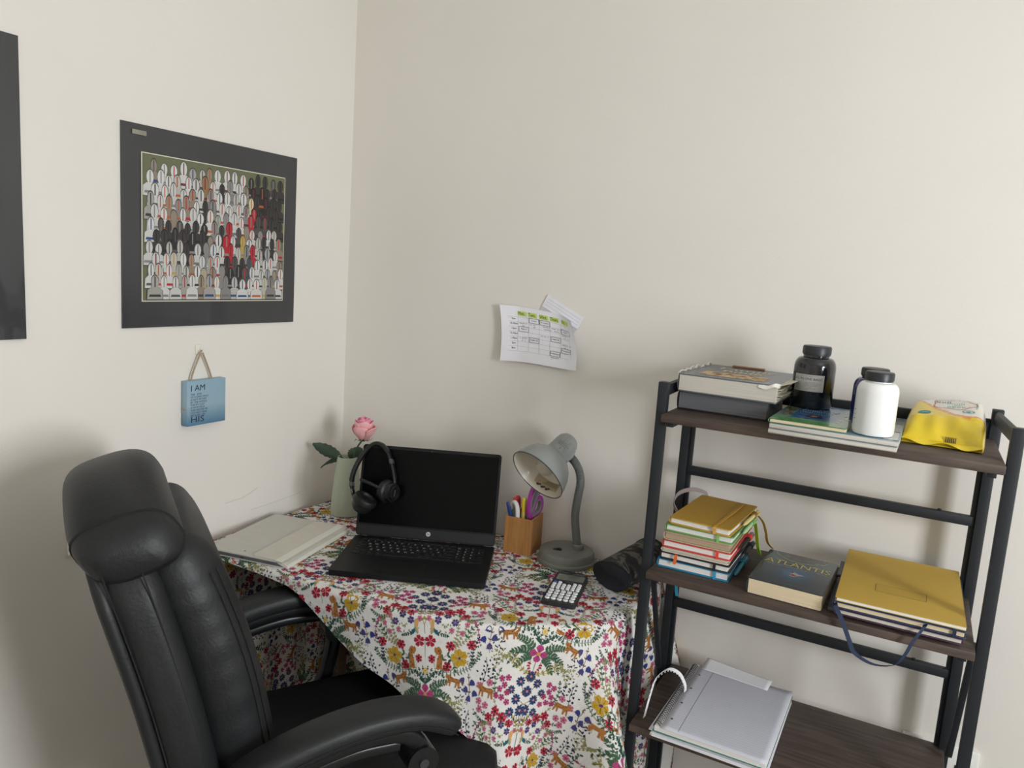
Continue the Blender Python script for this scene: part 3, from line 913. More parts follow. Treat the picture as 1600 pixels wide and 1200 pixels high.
T_sprig([(0.112, 0.06), (0.108, 0.09), (0.118, 0.12)], C_NAV, L=0.0075, w=0.0036, n=8, layer=1)
T_sprig([(0.098, 0.16), (0.112, 0.145), (0.12, 0.115)], C_PINK, L=0.0058, w=0.004, n=6, scol=C_BRN)
T_sprig([(0.09, 0.112), (0.1, 0.135), (0.118, 0.15)], C_GRN, L=0.009, w=0.004, n=5)

rr = random.Random(23)
for (cx_, cy_, n_, col_) in ((0.088, 0.004, 16, C_NAV), (0.030, 0.036, 14, C_DGR), (0.112, 0.10, 12, C_GRN), (0.018, -0.15, 14, C_NAV), (0.084, -0.02, 12, C_OLV), (0.05, 0.128, 12, C_OLV), (0.10, 0.075, 12, C_OLV)):
    for k in range(n_):
        T_leaf(cx_ + rr.uniform(-0.014, 0.014), cy_ + rr.uniform(-0.014, 0.014), rr.uniform(0.2, 2.9), 0.0055, 0.0026, col_, 0)
for (x0, y0, x1, y1, col_) in ((0.030, -0.16, 0.075, -0.115, C_OLV), (0.085, -0.165, 0.12, -0.15, C_GRN), (0.04, -0.02, 0.09, -0.012, C_OLV), (0.1, 0.062, 0.124, 0.09, C_GRN), (0.012, 0.132, 0.05, 0.118, C_DGR), (0.07, 0.17, 0.1, 0.15, C_OLV), (0.03, 0.015, 0.06, -0.03, C_DGR)):
    T_sprig([(x0, y0), ((x0 + x1) / 2 + 0.004, (y0 + y1) / 2 - 0.004), (x1, y1)], col_, L=0.0072, w=0.003, n=7)
PP, PQ, PDROP, PANG = 0.25, 0.32, 0.115, radians(21)
PU, PV = np.array([cos(PANG), sin(PANG)]), np.array([-sin(PANG), cos(PANG)])
PORG = np.array([0.938, -0.492])                       # a pink flower on the front of the drop
allp, allc, alll, allf = [], [], [], []
cnt = 0
for iu in range(-6, 4):
    for iv in range(-3, 6):
        off = np.array([iu * PP, iv * PQ + (PDROP if iu % 2 else 0) * -1])
        o = PORG + PU * off[0] + PV * off[1]
        if o[0] < -0.75 or o[0] > 1.85 or o[1] < -1.45 or o[1] > 0.75: continue
        for mir in (1, -1):
            for pts, col, layer in tile:
                if mir < 0 and abs(pts[:, 0].mean()) < 0.0008: continue
                q = pts * np.array([mir, 1.0])
                w_ = o + q[:, :1] * PU + q[:, 1:] * PV
                allf.append(tuple(range(cnt, cnt + len(q)))); cnt += len(q)
                allp.append(w_); allc.append(col); alll.append(layer)
Pall = np.concatenate(allp)
# nearest edge point for every printed corner
SI = np.zeros(len(Pall)); DD = np.zeros(len(Pall)); XY = np.zeros((len(Pall), 2)); NR = np.zeros((len(Pall), 2))
for a in range(0, len(Pall), 20000):
    P = Pall[a:a + 20000]
    dist = ((P ** 2).sum(1)[:, None] + (OUT ** 2).sum(1)[None] - 2 * P @ OUT.T)
    i0 = dist.argmin(1)
    t = np.clip(np.sum((P - OUT[i0]) * _tan[i0], 1) / UNIT, -1, 1)
    sgn = np.where(t >= 0, 1, -1); i1 = (i0 + sgn) % NO; ft = np.abs(t)[:, None]
    xy = OUT[i0] * (1 - ft) + OUT[i1] * ft
    nr = ONRM[i0] * (1 - ft) + ONRM[i1] * ft
    nr /= np.linalg.norm(nr, axis=1)[:, None]
    SI[a:a + 20000] = i0 + t; XY[a:a + 20000] = xy; NR[a:a + 20000] = nr
    DD[a:a + 20000] = np.sum((P - xy) * nr, 1)
# inside points keep their own place on the top
dmax = np.interp(SI % NO, np.arange(NO + 1), np.append(OVER, OVER[0]))
S0 = surf(SI, XY, NR, DD)
inside = DD <= -RHO
S0[inside, 0] = Pall[inside, 0]; S0[inside, 1] = Pall[inside, 1]
S0[inside, 2] = ZT + top_z(Pall[inside])
h_ = 0.0015
S1 = surf(SI + h_ / UNIT, XY + np.stack([-NR[:, 1], NR[:, 0]], 1) * h_ * (1 if True else 0), NR, DD)
S2 = surf(SI, XY, NR, DD + h_)
Sb = surf(SI, XY, NR, DD)
nrm = np.cross(S1 - Sb, S2 - Sb)
nrm /= np.maximum(np.linalg.norm(nrm, axis=1), 1e-9)[:, None]
flip = (nrm[:, :2] * NR).sum(1) + nrm[:, 2] * 0.5 < 0
nrm[flip] *= -1
nrm[inside] = (0, 0, 1)
allow = DD < dmax - 0.002
keep_f, cols, lays = [], [], []
used = np.full(len(Pall), -1, int); vout = []; vcol = []
for f, c, l in zip(allf, allc, alll):
    a, b_ = f[0], f[-1] + 1
    if not allow[a:b_].all(): continue
    pos = S0[a:b_]
    if (pos[:, 2] < 0.15).any(): continue
    e3 = np.linalg.norm(pos.max(0) - pos.min(0)); e2 = np.linalg.norm(Pall[a:b_].max(0) - Pall[a:b_].min(0))
    if e3 > 1.5 * e2: continue
    if (XY[a:b_, 0] > 1.0).any() and (XY[a:b_, 1] > -0.045).any() and (DD[a:b_] > 0.06).any() and e3 < 0.8 * e2: continue
    ids = []
    for i in f:
        ids.append(len(vout)); vout.append(S0[i] + nrm[i] * (0.0006 + 0.00007 * l)); vcol.append(c)
    keep_f.append(tuple(ids))
    if (XY[a:b_, 0] < 0.05).all() or (XY[a:b_, 1] > -0.05).all():          # dye shows through on the inside of the drop
        if (DD[a:b_] > 0.01).all():
            ids = []
            for i in f:
                ids.append(len(vout)); vout.append(S0[i] - nrm[i] * (0.0006 + 0.00007 * l)); vcol.append(c)
            keep_f.append(tuple(ids))
me = bpy.data.meshes.new('floral_print')
me.from_pydata([tuple(v) for v in vout], [], keep_f)
at = me.attributes.new('ink', 'FLOAT_COLOR', 'POINT')
lc = {}
arr = np.ones((len(vout), 4), np.float32)
for i, c in enumerate(vcol):
    if c not in lc: lc[c] = lin(c)
    arr[i, :3] = lc[c]
at.data.foreach_set('color', arr.ravel())
me.materials.append(mat_print('fabric_dye', 0.85, spec=0.25))
me.update()
fp = link(bpy.data.objects.new('floral_print', me), cloth)
fp['kind'] = 'stuff'

# the desk under the cloth
t = thing('desk', 'corner desk hidden under the flowered cloth', 'desk', (0, 0, 0))
ins = OUT - ONRM * 0.0135
M_DESK = mat_wood('dark_desk_wood', (70, 52, 40), (98, 74, 56))
MB().prism([tuple(p) for p in ins[::4]], ZT - 0.024, ZT - 0.0015).build('desk_top', M_DESK, t)
for (x, y) in ((0.07, -0.07), (0.66, -0.42), (0.98, -0.07), (0.96, -0.33)):
    MB().rbox((x, y, (ZT - 0.03) / 2), (0.04, 0.04, ZT - 0.03), 0.003).build('leg', M_DESK, t)

# ------------------------------------------------------------------ laptop
LA = radians(24.2)
LZ = ZT + 0.0022
t = thing('laptop', 'open black laptop standing on the flowered cloth', 'laptop', (0.40, -0.51, LZ), LA)
M_LAP = mat('black_laptop_plastic', (21, 22, 24), 0.45, var=0.06, vscale=300, spec=0.3, bump=0.05, bscale=900)
M_KEY = mat('black_keycap', (16, 17, 19), 0.5)
M_SCREEN = mat('glossy_black_screen', (7, 8, 9), 0.22, var=0.0, spec=0.12)
LW, LD, LT = 0.358, 0.236, 0.0130
base = MB()
base.prism(rrect(LW, LD, 0.008, 4, LW / 2, LD / 2), 0.0, 0.004); base.prism(rrect(LW, LD, 0.008, 4, LW / 2, LD / 2), 0.004, LT)
base_o = base.build('base', M_LAP, t)
well = MB().box((LW / 2, 0.162, LT + 0.0002), (0.320, 0.104, 0.0004)).build('keyboard', mat('keyboard_well', (14, 15, 16), 0.6), t, smooth=False)
MB().prism(rrect(0.115, 0.066, 0.003, 3, 0.155, 0.050), LT - 0.0002, LT + 0.0006).build('touchpad', mat('satin_black_touchpad', (17, 18, 20), 0.4), t)
pr = Pr()
keymesh = {}
rowsK = [[1.0] * 14 + [1.0, 1.0, 1.0, 1.0], [1.0] * 13 + [1.6] + [1.0] * 4, [1.5] + [1.0] * 12 + [1.1] + [1.0] * 4, [1.8] + [1.0] * 11 + [1.8] + [1.0] * 4, [2.2] + [1.0] * 10 + [2.4] + [1.0] * 4, [1.3, 1.0, 1.2, 1.2, 5.2, 1.2, 1.2, 1.0, 1.0, 1.3] + [1.0] * 4]
letters = ['', '`1234567890-=', 'QWERTYUIOP[]', 'ASDFGHJKL;#', 'ZXCVBNM,./', '']
KX0, KX1 = 0.022, 0.336
for r_, row in enumerate(rowsK):
    tot = sum(row); x = KX0
    hh = 0.0115 if r_ == 0 else 0.0165
    y = 0.2085 - (0.0 if r_ == 0 else 0.0155 + (r_ - 1) * 0.0183)
    li = 0
    for k, wd in enumerate(row):
        ww = (KX1 - KX0) * wd / tot
        key = (round(ww, 4), hh)
        if key not in keymesh:
            mb = MB().rbox((0, 0, 0.0009), (ww - 0.0022, hh - 0.002, 0.0018), 0.0006, seg=1)
            o = mb.build('key', M_KEY, well); keymesh[key] = o.data
        else:
            o = link(bpy.data.objects.new('key', keymesh[key]), well)
        o.location = (x + ww / 2, y, LT + 0.0004)
        ch = ''
        if wd == 1.0 and k < len(row) - 4 and li < len(letters[r_]):
            ch = letters[r_][li]; li += 1
        elif k >= len(row) - 4:
            q = k - (len(row) - 4)
            ch = [['', '', '', ''], ['N', '/', '*', '-'], ['7', '8', '9', '+'], ['4', '5', '6', ''], ['1', '2', '3', ''], ['', '0', '.', '']][r_][q]
        if ch: pr.text(ch, x + ww / 2 - 0.003, y + 0.001, 0.0085, (236, 238, 240), 0, 'CENTER')
        elif r_ == 0 and k < 14: pr.text('F%d' % k if 0 < k < 13 else 'esc', x + ww / 2, y, 0.0048, (150, 152, 154), 0, 'CENTER')
        elif wd > 1.0 and wd < 5: pr.rect(x + 0.004, y - 0.002, x + 0.010, y - 0.0006, (130, 132, 134), 0)
        x += ww
pr.build('key_lettering', flat_xy(LT + 0.0024), M_INK, t)
# screen
TILT = radians(12)
scr = bpy.data.objects.new('screen', None)
mb = MB()
mb.prism(rrect(LW, 0.232, 0.008, 4, LW / 2, 0.116), -0.0062, 0.0)
so = mb.build('screen_lid', M_LAP, t)
so.location = (0, LD - 0.004, LT + 0.002)
so.rotation_euler = (radians(90) - TILT, 0, 0)
bpy.data.objects.remove(scr)
mb = MB(); 
mb.box((LW / 2, 0.128, 0.0003), (LW - 0.012, 0.192, 0.0006)); mb.build('display', M_SCREEN, so, smooth=False)
mb = MB(); mb.box((LW / 2, 0.0155, 0.0004), (LW - 0.004, 0.024, 0.0008)); mb.build('lower_bezel', mat('grey_black_bezel', (24, 27, 27), 0.5), so, smooth=False)
for cx in (0.06, LW - 0.06): MB().tube([(cx - 0.03, 0.001, -0.004), (cx + 0.03, 0.001, -0.004)], 0.005, 12).build('hinge', M_LAP, so)
pr = Pr()
pr.disc(0.187, 0.0165, 0.0058, 0.0058, (206, 210, 212), 2, 24)
pr.text('hp', 0.1872, 0.0168, 0.0088, (40, 44, 46), 3, 'CENTER', shear=0.25, sx=0.9)
pr.disc(LW / 2, 0.2265, 0.0016, 0.0016, (70, 74, 78), 2, 12)
pr.build('round_logo', flat_xy(0.0008), M_INK, so)

# ------------------------------------------------------------------ headset hung on the corner of the screen
hs = thing('headset', 'black headset with a boom microphone hung on the laptop screen corner', 'headset', (0.40, -0.51, LZ), LA)
hp = bpy.data.objects.new('frame_of_screen', None)
Ms = Matrix.Translation((0, LD - 0.004, LT + 0.002)) @ Matrix.Rotation(radians(90) - TILT, 4, 'X')
bpy.data.objects.remove(hp)
M_HS = mat('black_headset_plastic', (21, 22, 24), 0.38, var=0.05)
M_PADL = mat('black_leatherette_pad', (20, 21, 23), 0.5, var=0.1, bump=0.2, bscale=400)
M_MET = mat('brushed_steel', (150, 154, 158), 0.3, 1.0)
band = [(0.008, 0.088), (-0.004, 0.100), (-0.013, 0.118), (-0.0175, 0.140), (-0.014, 0.165), (-0.004, 0.192), (0.010, 0.216), (0.028, 0.2335), (0.046, 0.2345), (0.064, 0.222), (0.079, 0.198), (0.089, 0.172), (0.0955, 0.148), (0.0965, 0.134)]
OFFZ = [0.034, 0.026, 0.018, 0.012, 0.008, 0.004, 0.001, 0.001, 0.003, 0.008, 0.016, 0.020, 0.024, 0.026]
path = bez([(x, y, z + 0.006) for (x, y), z in zip(band, OFFZ)], 66)
mb = MB(); mb.M = Ms
mb.tube(path, (0.0040, 0.0105), 12, up=(0, 0, 1))
mb.build('headband', M_HS, hs)
mb = MB(); mb.M = Ms
mb.tube(path[14:48], (0.0056, 0.0112), 12, up=(0, 0, 1))
mb.build('band_cushion', M_PADL, hs)
for i in (11, 50):
    mb = MB(); mb.M = Ms
    mb.tube(path[i:i + 3], (0.0054, 0.0116), 12, up=(0, 0, 1)).build('adjuster', mat('grey_adjuster', (70, 72, 74), 0.4), hs)
def cup(name, c, axis, r, parent):
    a = Vector(axis).normalized()
    q = a.to_track_quat('Z', 'Y').to_matrix().to_4x4()
    M_ = Ms @ Matrix.Translation(c) @ q
    g = MB(); g.M = M_
    g.lathe([(r * 0.55, 0.000), (r * 0.80, 0.001), (r * 0.86, 0.006), (r * 0.84, 0.014)], 28)
    shell = g.build('ear_cup', M_HS, parent)
    g = MB(); g.M = M_
    g.lathe([(r * 0.5, 0.016), (r * 0.84, 0.014), (r, 0.018), (r * 1.02, 0.026), (r * 0.92, 0.033), (r * 0.62, 0.035), (r * 0.5, 0.030), (0.001, 0.027)], 28)
    g.build('ear_cushion', M_PADL, parent)
    g = MB(); g.M = M_
    g.lathe([(r * 0.62, 0.0), (r * 0.62, -0.0055), (r * 0.52, -0.006), (r * 0.50, -0.003), (0.0005, -0.003)], 28)
    g.build('hub_ring', M_HS, parent)
    g = MB(); g.M = M_
    g.tube([(-r * 0.28, 0, -0.0036), (r * 0.28, 0, -0.0036)], (0.0016, 0.0007), 8)
    g.build('hub_bar', M_MET, parent)
cup('r', (0.099, 0.117, 0.048), (-0.86, 0.10, -0.42), 0.029, hs)
cup('l', (0.015, 0.072, 0.034), (0.42, 0.80, 0.22), 0.031, hs)
mb = MB(); mb.M = Ms
mb.tube(bez([(0.094, 0.121, 0.050), (0.066, 0.128, 0.060), (0.038, 0.138, 0.062), (0.014, 0.145, 0.058)], 14), [0.0048] * 3 + [0.0042] * 12, 10)
mb.build('microphone_boom', M_HS, hs)
pr = Pr(); pr.scrawl(5, 0, 0, 0.010, (150, 154, 156), 0, 'CENTER')
i_ = 6
p_, d_ = path[8], (path[9] - path[7]).normalized()
def brand_map(P, e):
    out = []
    nn = d_.cross(Vector((0, 0, 1))).normalized()
    for (x, y), ee in zip(P, e):
        q = Ms @ (p_ - d_ * x * -1 + Vector((0, 0, 0.0118 + ee)) + nn * y * -1)
        out.append((q.x, q.y, q.z))
    return np.array(out)
pr.build('band_lettering', brand_map, M_INK, hs)

# ------------------------------------------------------------------ tablet in a folio case
t = thing('tablet', 'tablet in a stone-grey folio case lying beside the side wall', 'tablet', (0.300, -0.5385, ZT + 0.001), 0)
ux = Vector((0.223, -0.008, 0)); uy = Vector((-0.052, 0.280, 0))
ang = math.atan2(0.280, -0.052) - pi / 2
t.rotation_euler = (0, 0, ang)
TWd, TLn = 0.222, 0.284
# local: x across (negative to the wall), y along
M_FOLIO = mat('stone_grey_folio', (196, 194, 186), 0.65, var=0.04, bump=0.1, bscale=500)
M_FOLIO2 = mat('beige_folio_flap', (204, 200, 188), 0.6, var=0.04, bump=0.1, bscale=500)
M_GREYMET = mat('space_grey_aluminium', (112, 114, 120), 0.4, 0.7)
def loc(cx): return cx - TWd
MB().prism(rrect(TWd, TLn, 0.012, 5, -TWd / 2, TLn / 2), 0.0, 0.0018).build('case_back', M_FOLIO, t)
MB().prism(rrect(TWd - 0.003, TLn - 0.003, 0.012, 5, -TWd / 2, TLn / 2), 0.0018, 0.0105).build('tablet_body', M_GREYMET, t)
MB().prism(rrect(TWd, TLn, 0.010, 5, -TWd / 2, TLn / 2), 0.0105, 0.0130).build('case_cover', M_FOLIO, t)
fl = [(-0.088, 0.004), (-0.028, 0.001), (-0.028, TLn - 0.002), (-0.088, TLn - 0.006), (-0.093, TLn - 0.012), (-0.093, 0.010)]
MB().prism(fl, 0.0130, 0.0160).build('folded_flap', M_FOLIO2, t)
MB().loft([[(x, y, z) for x, z in ((-0.030, 0.0160), (-0.016, 0.0148), (0.004, 0.007), (0.006, 0.0), (0.003, 0.0), (-0.028, 0.012))] for y in (0.000, TLn)]).build('hinge_strip', mat('pale_folio_edge', (214, 212, 202), 0.6), t)
MB().lathe([(0.0022, 0.0), (0.0022, 0.0004)], 12, c=(-0.126, 0.022, 0.0130)).build('sensor_hole', mat('dark_dot', (40, 40, 42), 0.5), t)
MB().box((-0.118, -0.0001 + 0.0015, 0.0052), (0.008, 0.0006, 0.002)).build('port', mat('dark_dot', (40, 40, 42), 0.5), t, smooth=False)

# ------------------------------------------------------------------ vase with a rose
VX, VY = 0.147, -0.150
t = thing('vase', 'pale sage green tapering ceramic vase behind the headset', 'vase', (VX, VY, ZT))
M_VASE = mat('matt_sage_ceramic', (190, 198, 178), 0.55, var=0.04, vscale=60)
MB().lathe([(0.001, 0.0), (0.036, 0.0), (0.0405, 0.003), (0.0415, 0.012), (0.040, 0.05), (0.0345, 0.11), (0.0285, 0.158), (0.0268, 0.166), (0.0250, 0.1665), (0.0235, 0.160), (0.026, 0.13), (0.032, 0.06), (0.001, 0.03)], 48).build('vase_body', M_VASE, t)
rz_ = thing('rose', 'single pink rose standing in the sage vase', 'rose', (VX, VY, ZT + 0.035))
M_STEM = mat('rose_stem_green', (62, 84, 52), 0.5, var=0.2)
M_LEAF = mat('dark_rose_leaf', (58, 82, 62), 0.45, var=0.25, vscale=60, bump=0.2, bscale=90)
M_PET = mat('pink_petal', (236, 160, 182), 0.5, var=0.10, vscale=50, col2=(230, 138, 168), sheen=0.2)
M_PETO = mat('salmon_pink_petal', (242, 186, 186), 0.5, var=0.1, vscale=50, col2=(238, 166, 172), sheen=0.2)
HX, HZ = 0.054, 0.188
MB().tube(bez([(0.010, 0.0, -0.025), (0.014, 0.0, 0.08), (0.022, 0, 0.135), (0.034, 0, 0.165), (0.046, 0, 0.182), (HX - 0.002, 0, 0.193)], 20), 0.0024, 8).build('stem', M_STEM, rz_)
def petal(cx, cy, cz, ang, r0, ht, width, open_, curl, m, name='petal', z0=0.0, ph=0.0):
    r0, ht, open_ = r0 * 1.30, ht * 1.18, open_ * 1.2
    vs, fs = [], []
    nu, nv = 9, 8
    for i in range(nu + 1):
        a = ang + (i / nu - 0.5) * width
        for j in range(nv + 1):
            v = j / nv
            prof = r0 * (0.35 + 0.85 * math.sin(min(1, v * 0.95) * pi * 0.62)) + open_ * v * v
            edge = 1 - 0.20 * (2 * i / nu - 1) ** 2 * v
            rr = prof + curl * max(0, v - 0.75) ** 2 * 10
            z = z0 + ht * v * edge - curl * max(0, v - 0.8) * 1.3 + 0.0010 * sin(6 * a + ph)
            vs.append((cx + rr * cos(a), cy + rr * sin(a), cz + z))
    for i in range(nu):
        for j in range(nv):
            k = i * (nv + 1) + j
            fs.append((k, k + nv + 1, k + nv + 2, k + 1))
    o = MB().add(vs, fs).build(name, m, rz_)
    md = o.modifiers.new('thickness', 'SOLIDIFY'); md.thickness = 0.0009
    return o
c = (HX, 0, HZ)
for k in range(3): petal(*c, k * 2.1 + 0.4, 0.0070, 0.050, 2.7, 0.000, 0.000, M_PET, z0=0.006)
for k in range(4): petal(*c, k * 1.6 + 0.1, 0.0115, 0.049, 2.4, 0.000, 0.0006, M_PET, z0=0.003, ph=k)
for k in range(4): petal(*c, k * 1.57 - 0.9, 0.0155, 0.046, 2.2, 0.001, 0.0012, M_PETO if k != 2 else M_PET, z0=0.001, ph=k * 2)
for k, (a_, op) in enumerate(((-1.35, 0.000), (0.25, 0.007), (2.9, 0.003), (1.5, 0.002))): petal(*c, a_, 0.0185, 0.036, 1.9, op, 0.002, M_PETO, z0=-0.001, ph=k * 3)
for k in range(5):
    a = k * 1.257 + 0.3
    mb = MB(); d = Vector((cos(a), sin(a), 0)); s_ = Vector((-sin(a), cos(a), 0))
    pth = [Vector((HX, 0, HZ - 0.001)) + d * q + Vector((0, 0, h)) for q, h in ((0.002, 0.0), (0.014, 0.000), (0.021, 0.004), (0.026, -0.003 if k % 2 else 0.010))]
    mb.strip(pth, [s_ * w_ for w_ in (0.003, 0.004, 0.0025, 0.0003)], 0.0006); mb.build('sepal', M_STEM, rz_)
def rose_leaf(p0, p1, side, wd, bend, name='leaf'):
    p0, p1, sd = Vector(p0), Vector(p1), Vector(side).normalized()
    n = 12; vs, fs = [], []
    up = (p1 - p0).cross(sd).normalized()
    for i in range(n + 1):
        f = i / n
        q = p0.lerp(p1, f) + up * bend * sin(f * pi)
        w_ = wd * (sin(pi * min(1, f * 0.94 + 0.03)) ** 0.75) * (1 + 0.07 * (-1) ** i)
        for k in (-1, -0.5, 0, 0.5, 1):
            vs.append(tuple(q + sd * w_ * k + up * (abs(k) * wd * 0.22)))
    for i in range(n):
        for k in range(4):
            b_ = i * 5 + k
            fs.append((b_, b_ + 5, b_ + 6, b_ + 1))
    o = MB().add(vs, fs).build(name, M_LEAF, rz_)
    md = o.modifiers.new('thickness', 'SOLIDIFY'); md.thickness = 0.0007
    return o
def L_(px, pz, dy=0.0): return (px - VX, dy, pz - (ZT + 0.035))
rose_leaf(L_(0.128, 0.915, -0.004), L_(0.045, 0.944, -0.03), (0.15, 0.45, 0.8), 0.017, 0.008)
rose_leaf(L_(0.142, 0.908, -0.010), L_(0.098, 0.887, -0.052), (0.7, 0.1, 0.75), 0.017, 0.010)
rose_leaf(L_(0.150, 0.905, 0.01), L_(0.176, 0.945, 0.02), (0.8, 0.3, -0.4), 0.022, -0.006)
MB().tube(bez([L_(0.160, 0.86), L_(0.148, 0.90, -0.004), L_(0.128, 0.916, -0.004)], 8), 0.0013, 6).build('leaf_stalk', M_STEM, rz_)

# ------------------------------------------------------------------ pen cup and its contents
CX, CY, CA = 0.6745, -0.080, radians(5)
CWd, CDp, CH = 0.074, 0.080, 0.094
t = thing('pen_pot', 'square bamboo pen pot between the laptop and the lamp', 'pen pot', (CX, CY, ZT), CA)
M_BAM = mat_wood('bamboo', (156, 106, 58), (184, 134, 80), 0.5, scale=(60, 60, 3), bump=0.08)
th = 0.0055
for nm, c, s_ in (('front_panel', (0, -CDp / 2 + th / 2, CH / 2), (CWd, th, CH)), ('back_panel', (0, CDp / 2 - th / 2, CH / 2), (CWd, th, CH)),
                  ('side_panel', (-CWd / 2 + th / 2, 0, CH / 2), (th, CDp - 2 * th, CH)), ('side_panel', (CWd / 2 - th / 2, 0, CH / 2), (th, CDp - 2 * th, CH)), ('bottom_panel', (0, 0, th / 2), (CWd - 2 * th, CDp - 2 * th, th))):
    MB().rbox(c, s_, 0.001, seg=1).build(nm, M_BAM, t)

def in_cup(name, label, cat, lx, ly, tx, ty, length):
    """thing whose local z runs from its foot inside the pot towards (tx,ty) at the rim"""
    R_ = Matrix.Rotation(CA, 4, 'Z')
    foot = Matrix.Translation((CX, CY, ZT + th + 0.001)) @ R_ @ Vector((lx, ly, 0))
    rim = Matrix.Translation((CX, CY, ZT + CH)) @ R_ @ Vector((tx, ty, 0))
    q = (rim - foot).normalized().to_track_quat('Z', 'Y')
    o = thing(name, label, cat, foot)
    o.rotation_mode = 'QUATERNION'; o.rotation_quaternion = q
    return o
o = in_cup('ballpoint_pen', 'blue-capped pen leaning at the corner of the pen pot', 'pen', -0.012, -0.008, -0.0290, -0.026, 0.14)
MB().lathe([(0.001, 0.0), (0.0036, 0.012), (0.0036, 0.086)], 12).build('barrel', mat('clear_blue_barrel', (120, 140, 180), 0.2, coat=0.5), o)
MB().lathe([(0.0045, 0.084), (0.0048, 0.088), (0.0046, 0.122), (0.0038, 0.126), (0.001, 0.127)], 14).build('cap', mat('blue_cap', (44, 66, 130), 0.35), o)
MB().rbox((0.0055, 0, 0.108), (0.0014, 0.003, 0.032), 0.0005).build('clip', mat('blue_cap', (44, 66, 130), 0.35), o)
o = in_cup('stationery_scissors', 'small scissors with red handles standing in the pen pot', 'scissors', -0.020, 0.006, -0.025, 0.006, 0.16)
mred = mat('red_handle', (196, 54, 60), 0.4)
MB().rbox((0, 0, 0.045), (0.009, 0.003, 0.088), 0.001).build('blades', M_MET, o)
for sg in (-1, 1):
    pts = [(sg * 0.002, 0, 0.082), (sg * 0.015, 0, 0.098), (sg * 0.016, 0, 0.116), (sg * 0.009, 0, 0.126), (sg * 0.003, 0, 0.118), (sg * 0.0015, 0, 0.10), (sg * 0.002, 0, 0.082)]
    MB().tube(bez(pts, 24), (0.0032, 0.0048), 10, up=(0, 1, 0)).build('handle', mred, o)
o = in_cup('correction_tape', 'white correction tape roller standing in the pen pot', 'correction tape', -0.016, -0.016, -0.019, -0.020, 0.12)
mwh = mat('white_plastic', (228, 228, 224), 0.35)
MB().tube(bez([(-0.012, 0, 0.07), (-0.013, 0, 0.104), (-0.004, 0, 0.121), (0.009, 0, 0.115), (0.014, 0, 0.098), (0.014, 0, 0.07)], 20), (0.0045, 0.0055), 10, up=(0, 1, 0)).build('shell', mwh, o)
MB().rbox((0, 0, 0.055), (0.026, 0.008, 0.08), 0.003).build('body', mat('smoky_clear_plastic', (176, 166, 172), 0.2, coat=0.4), o)
MB().tube([(0, -0.005, 0.094), (0, 0.005, 0.094)], 0.009, 18).build('spool', mat('green_grey_spool', (120, 138, 128), 0.4), o)
o = in_cup('highlighter', 'yellow highlighter standing upright in the pen pot', 'highlighter', -0.002, -0.004, -0.001, -0.006, 0.14)
MB().lathe([(0.006, 0.0), (0.0062, 0.09), (0.0052, 0.098)], 14).build('barrel', mat('pale_yellow_barrel', (226, 208, 120), 0.4), o)
MB().lathe([(0.0062, 0.096), (0.0064, 0.128), (0.0050, 0.132), (0.001, 0.1325)], 14).build('cap', mat('yellow_cap', (232, 208, 56), 0.35), o)
o = in_cup('scissors', 'large magenta-handled scissors leaning under the lamp in the pen pot', 'scissors', 0.012, -0.010, 0.016, -0.012, 0.2)
mmag = mat('magenta_handle', (176, 66, 164), 0.38); mgrl = mat('grey_soft_grip', (134, 134, 140), 0.6)
MB().rbox((0, 0, 0.05), (0.012, 0.003, 0.1), 0.001).build('blades', M_MET, o)
hA = [(0.000, 0, 0.085), (-0.004, 0, 0.112), (-0.002, 0, 0.138), (0.006, 0, 0.162), (0.018, 0, 0.172), (0.026, 0, 0.160), (0.021, 0, 0.140), (0.011, 0, 0.115), (0.000, 0, 0.085)]
hB = [(0.003, 0, 0.080), (0.009, 0, 0.098), (0.014, 0, 0.116), (0.022, 0, 0.132), (0.034, 0, 0.135), (0.040, 0, 0.118), (0.036, 0, 0.099), (0.022, 0, 0.088), (0.003, 0, 0.080)]
for h in (hA, hB):
    ho = MB().tube(bez(h, 40), (0.0042, 0.0062), 12, up=(0, 1, 0)).build('handle', mmag, o)
    cx_, cz_ = sum(p[0] for p in h[:-1]) / 8, sum(p[2] for p in h[:-1]) / 8
    MB().tube(bez([(cx_ + (p[0] - cx_) * 0.72, 0, cz_ + (p[2] - cz_) * 0.78) for p in h], 40), (0.0028, 0.0064), 10, up=(0, 1, 0)).build('soft_grip', mgrl, ho)
MB().tube([(-0.001, -0.004, 0.08), (-0.001, 0.004, 0.08)], 0.004, 14).build('rivet', M_MET, o)
o = in_cup('eraser_pen', 'brown pencil low at the back of the pen pot', 'pencil', 0.0, 0.024, -0.002, 0.026, 0.1)
MB().lathe([(0.0005, 0.0), (0.004, 0.012), (0.004, 0.104), (0.0035, 0.106)], 6).build('barrel', mat('brown_pencil', (104, 70, 58), 0.45), o)
MB().lathe([(0.0042, 0.102), (0.0042, 0.112), (0.003, 0.113)], 10).build('ferrule', M_MET, o)

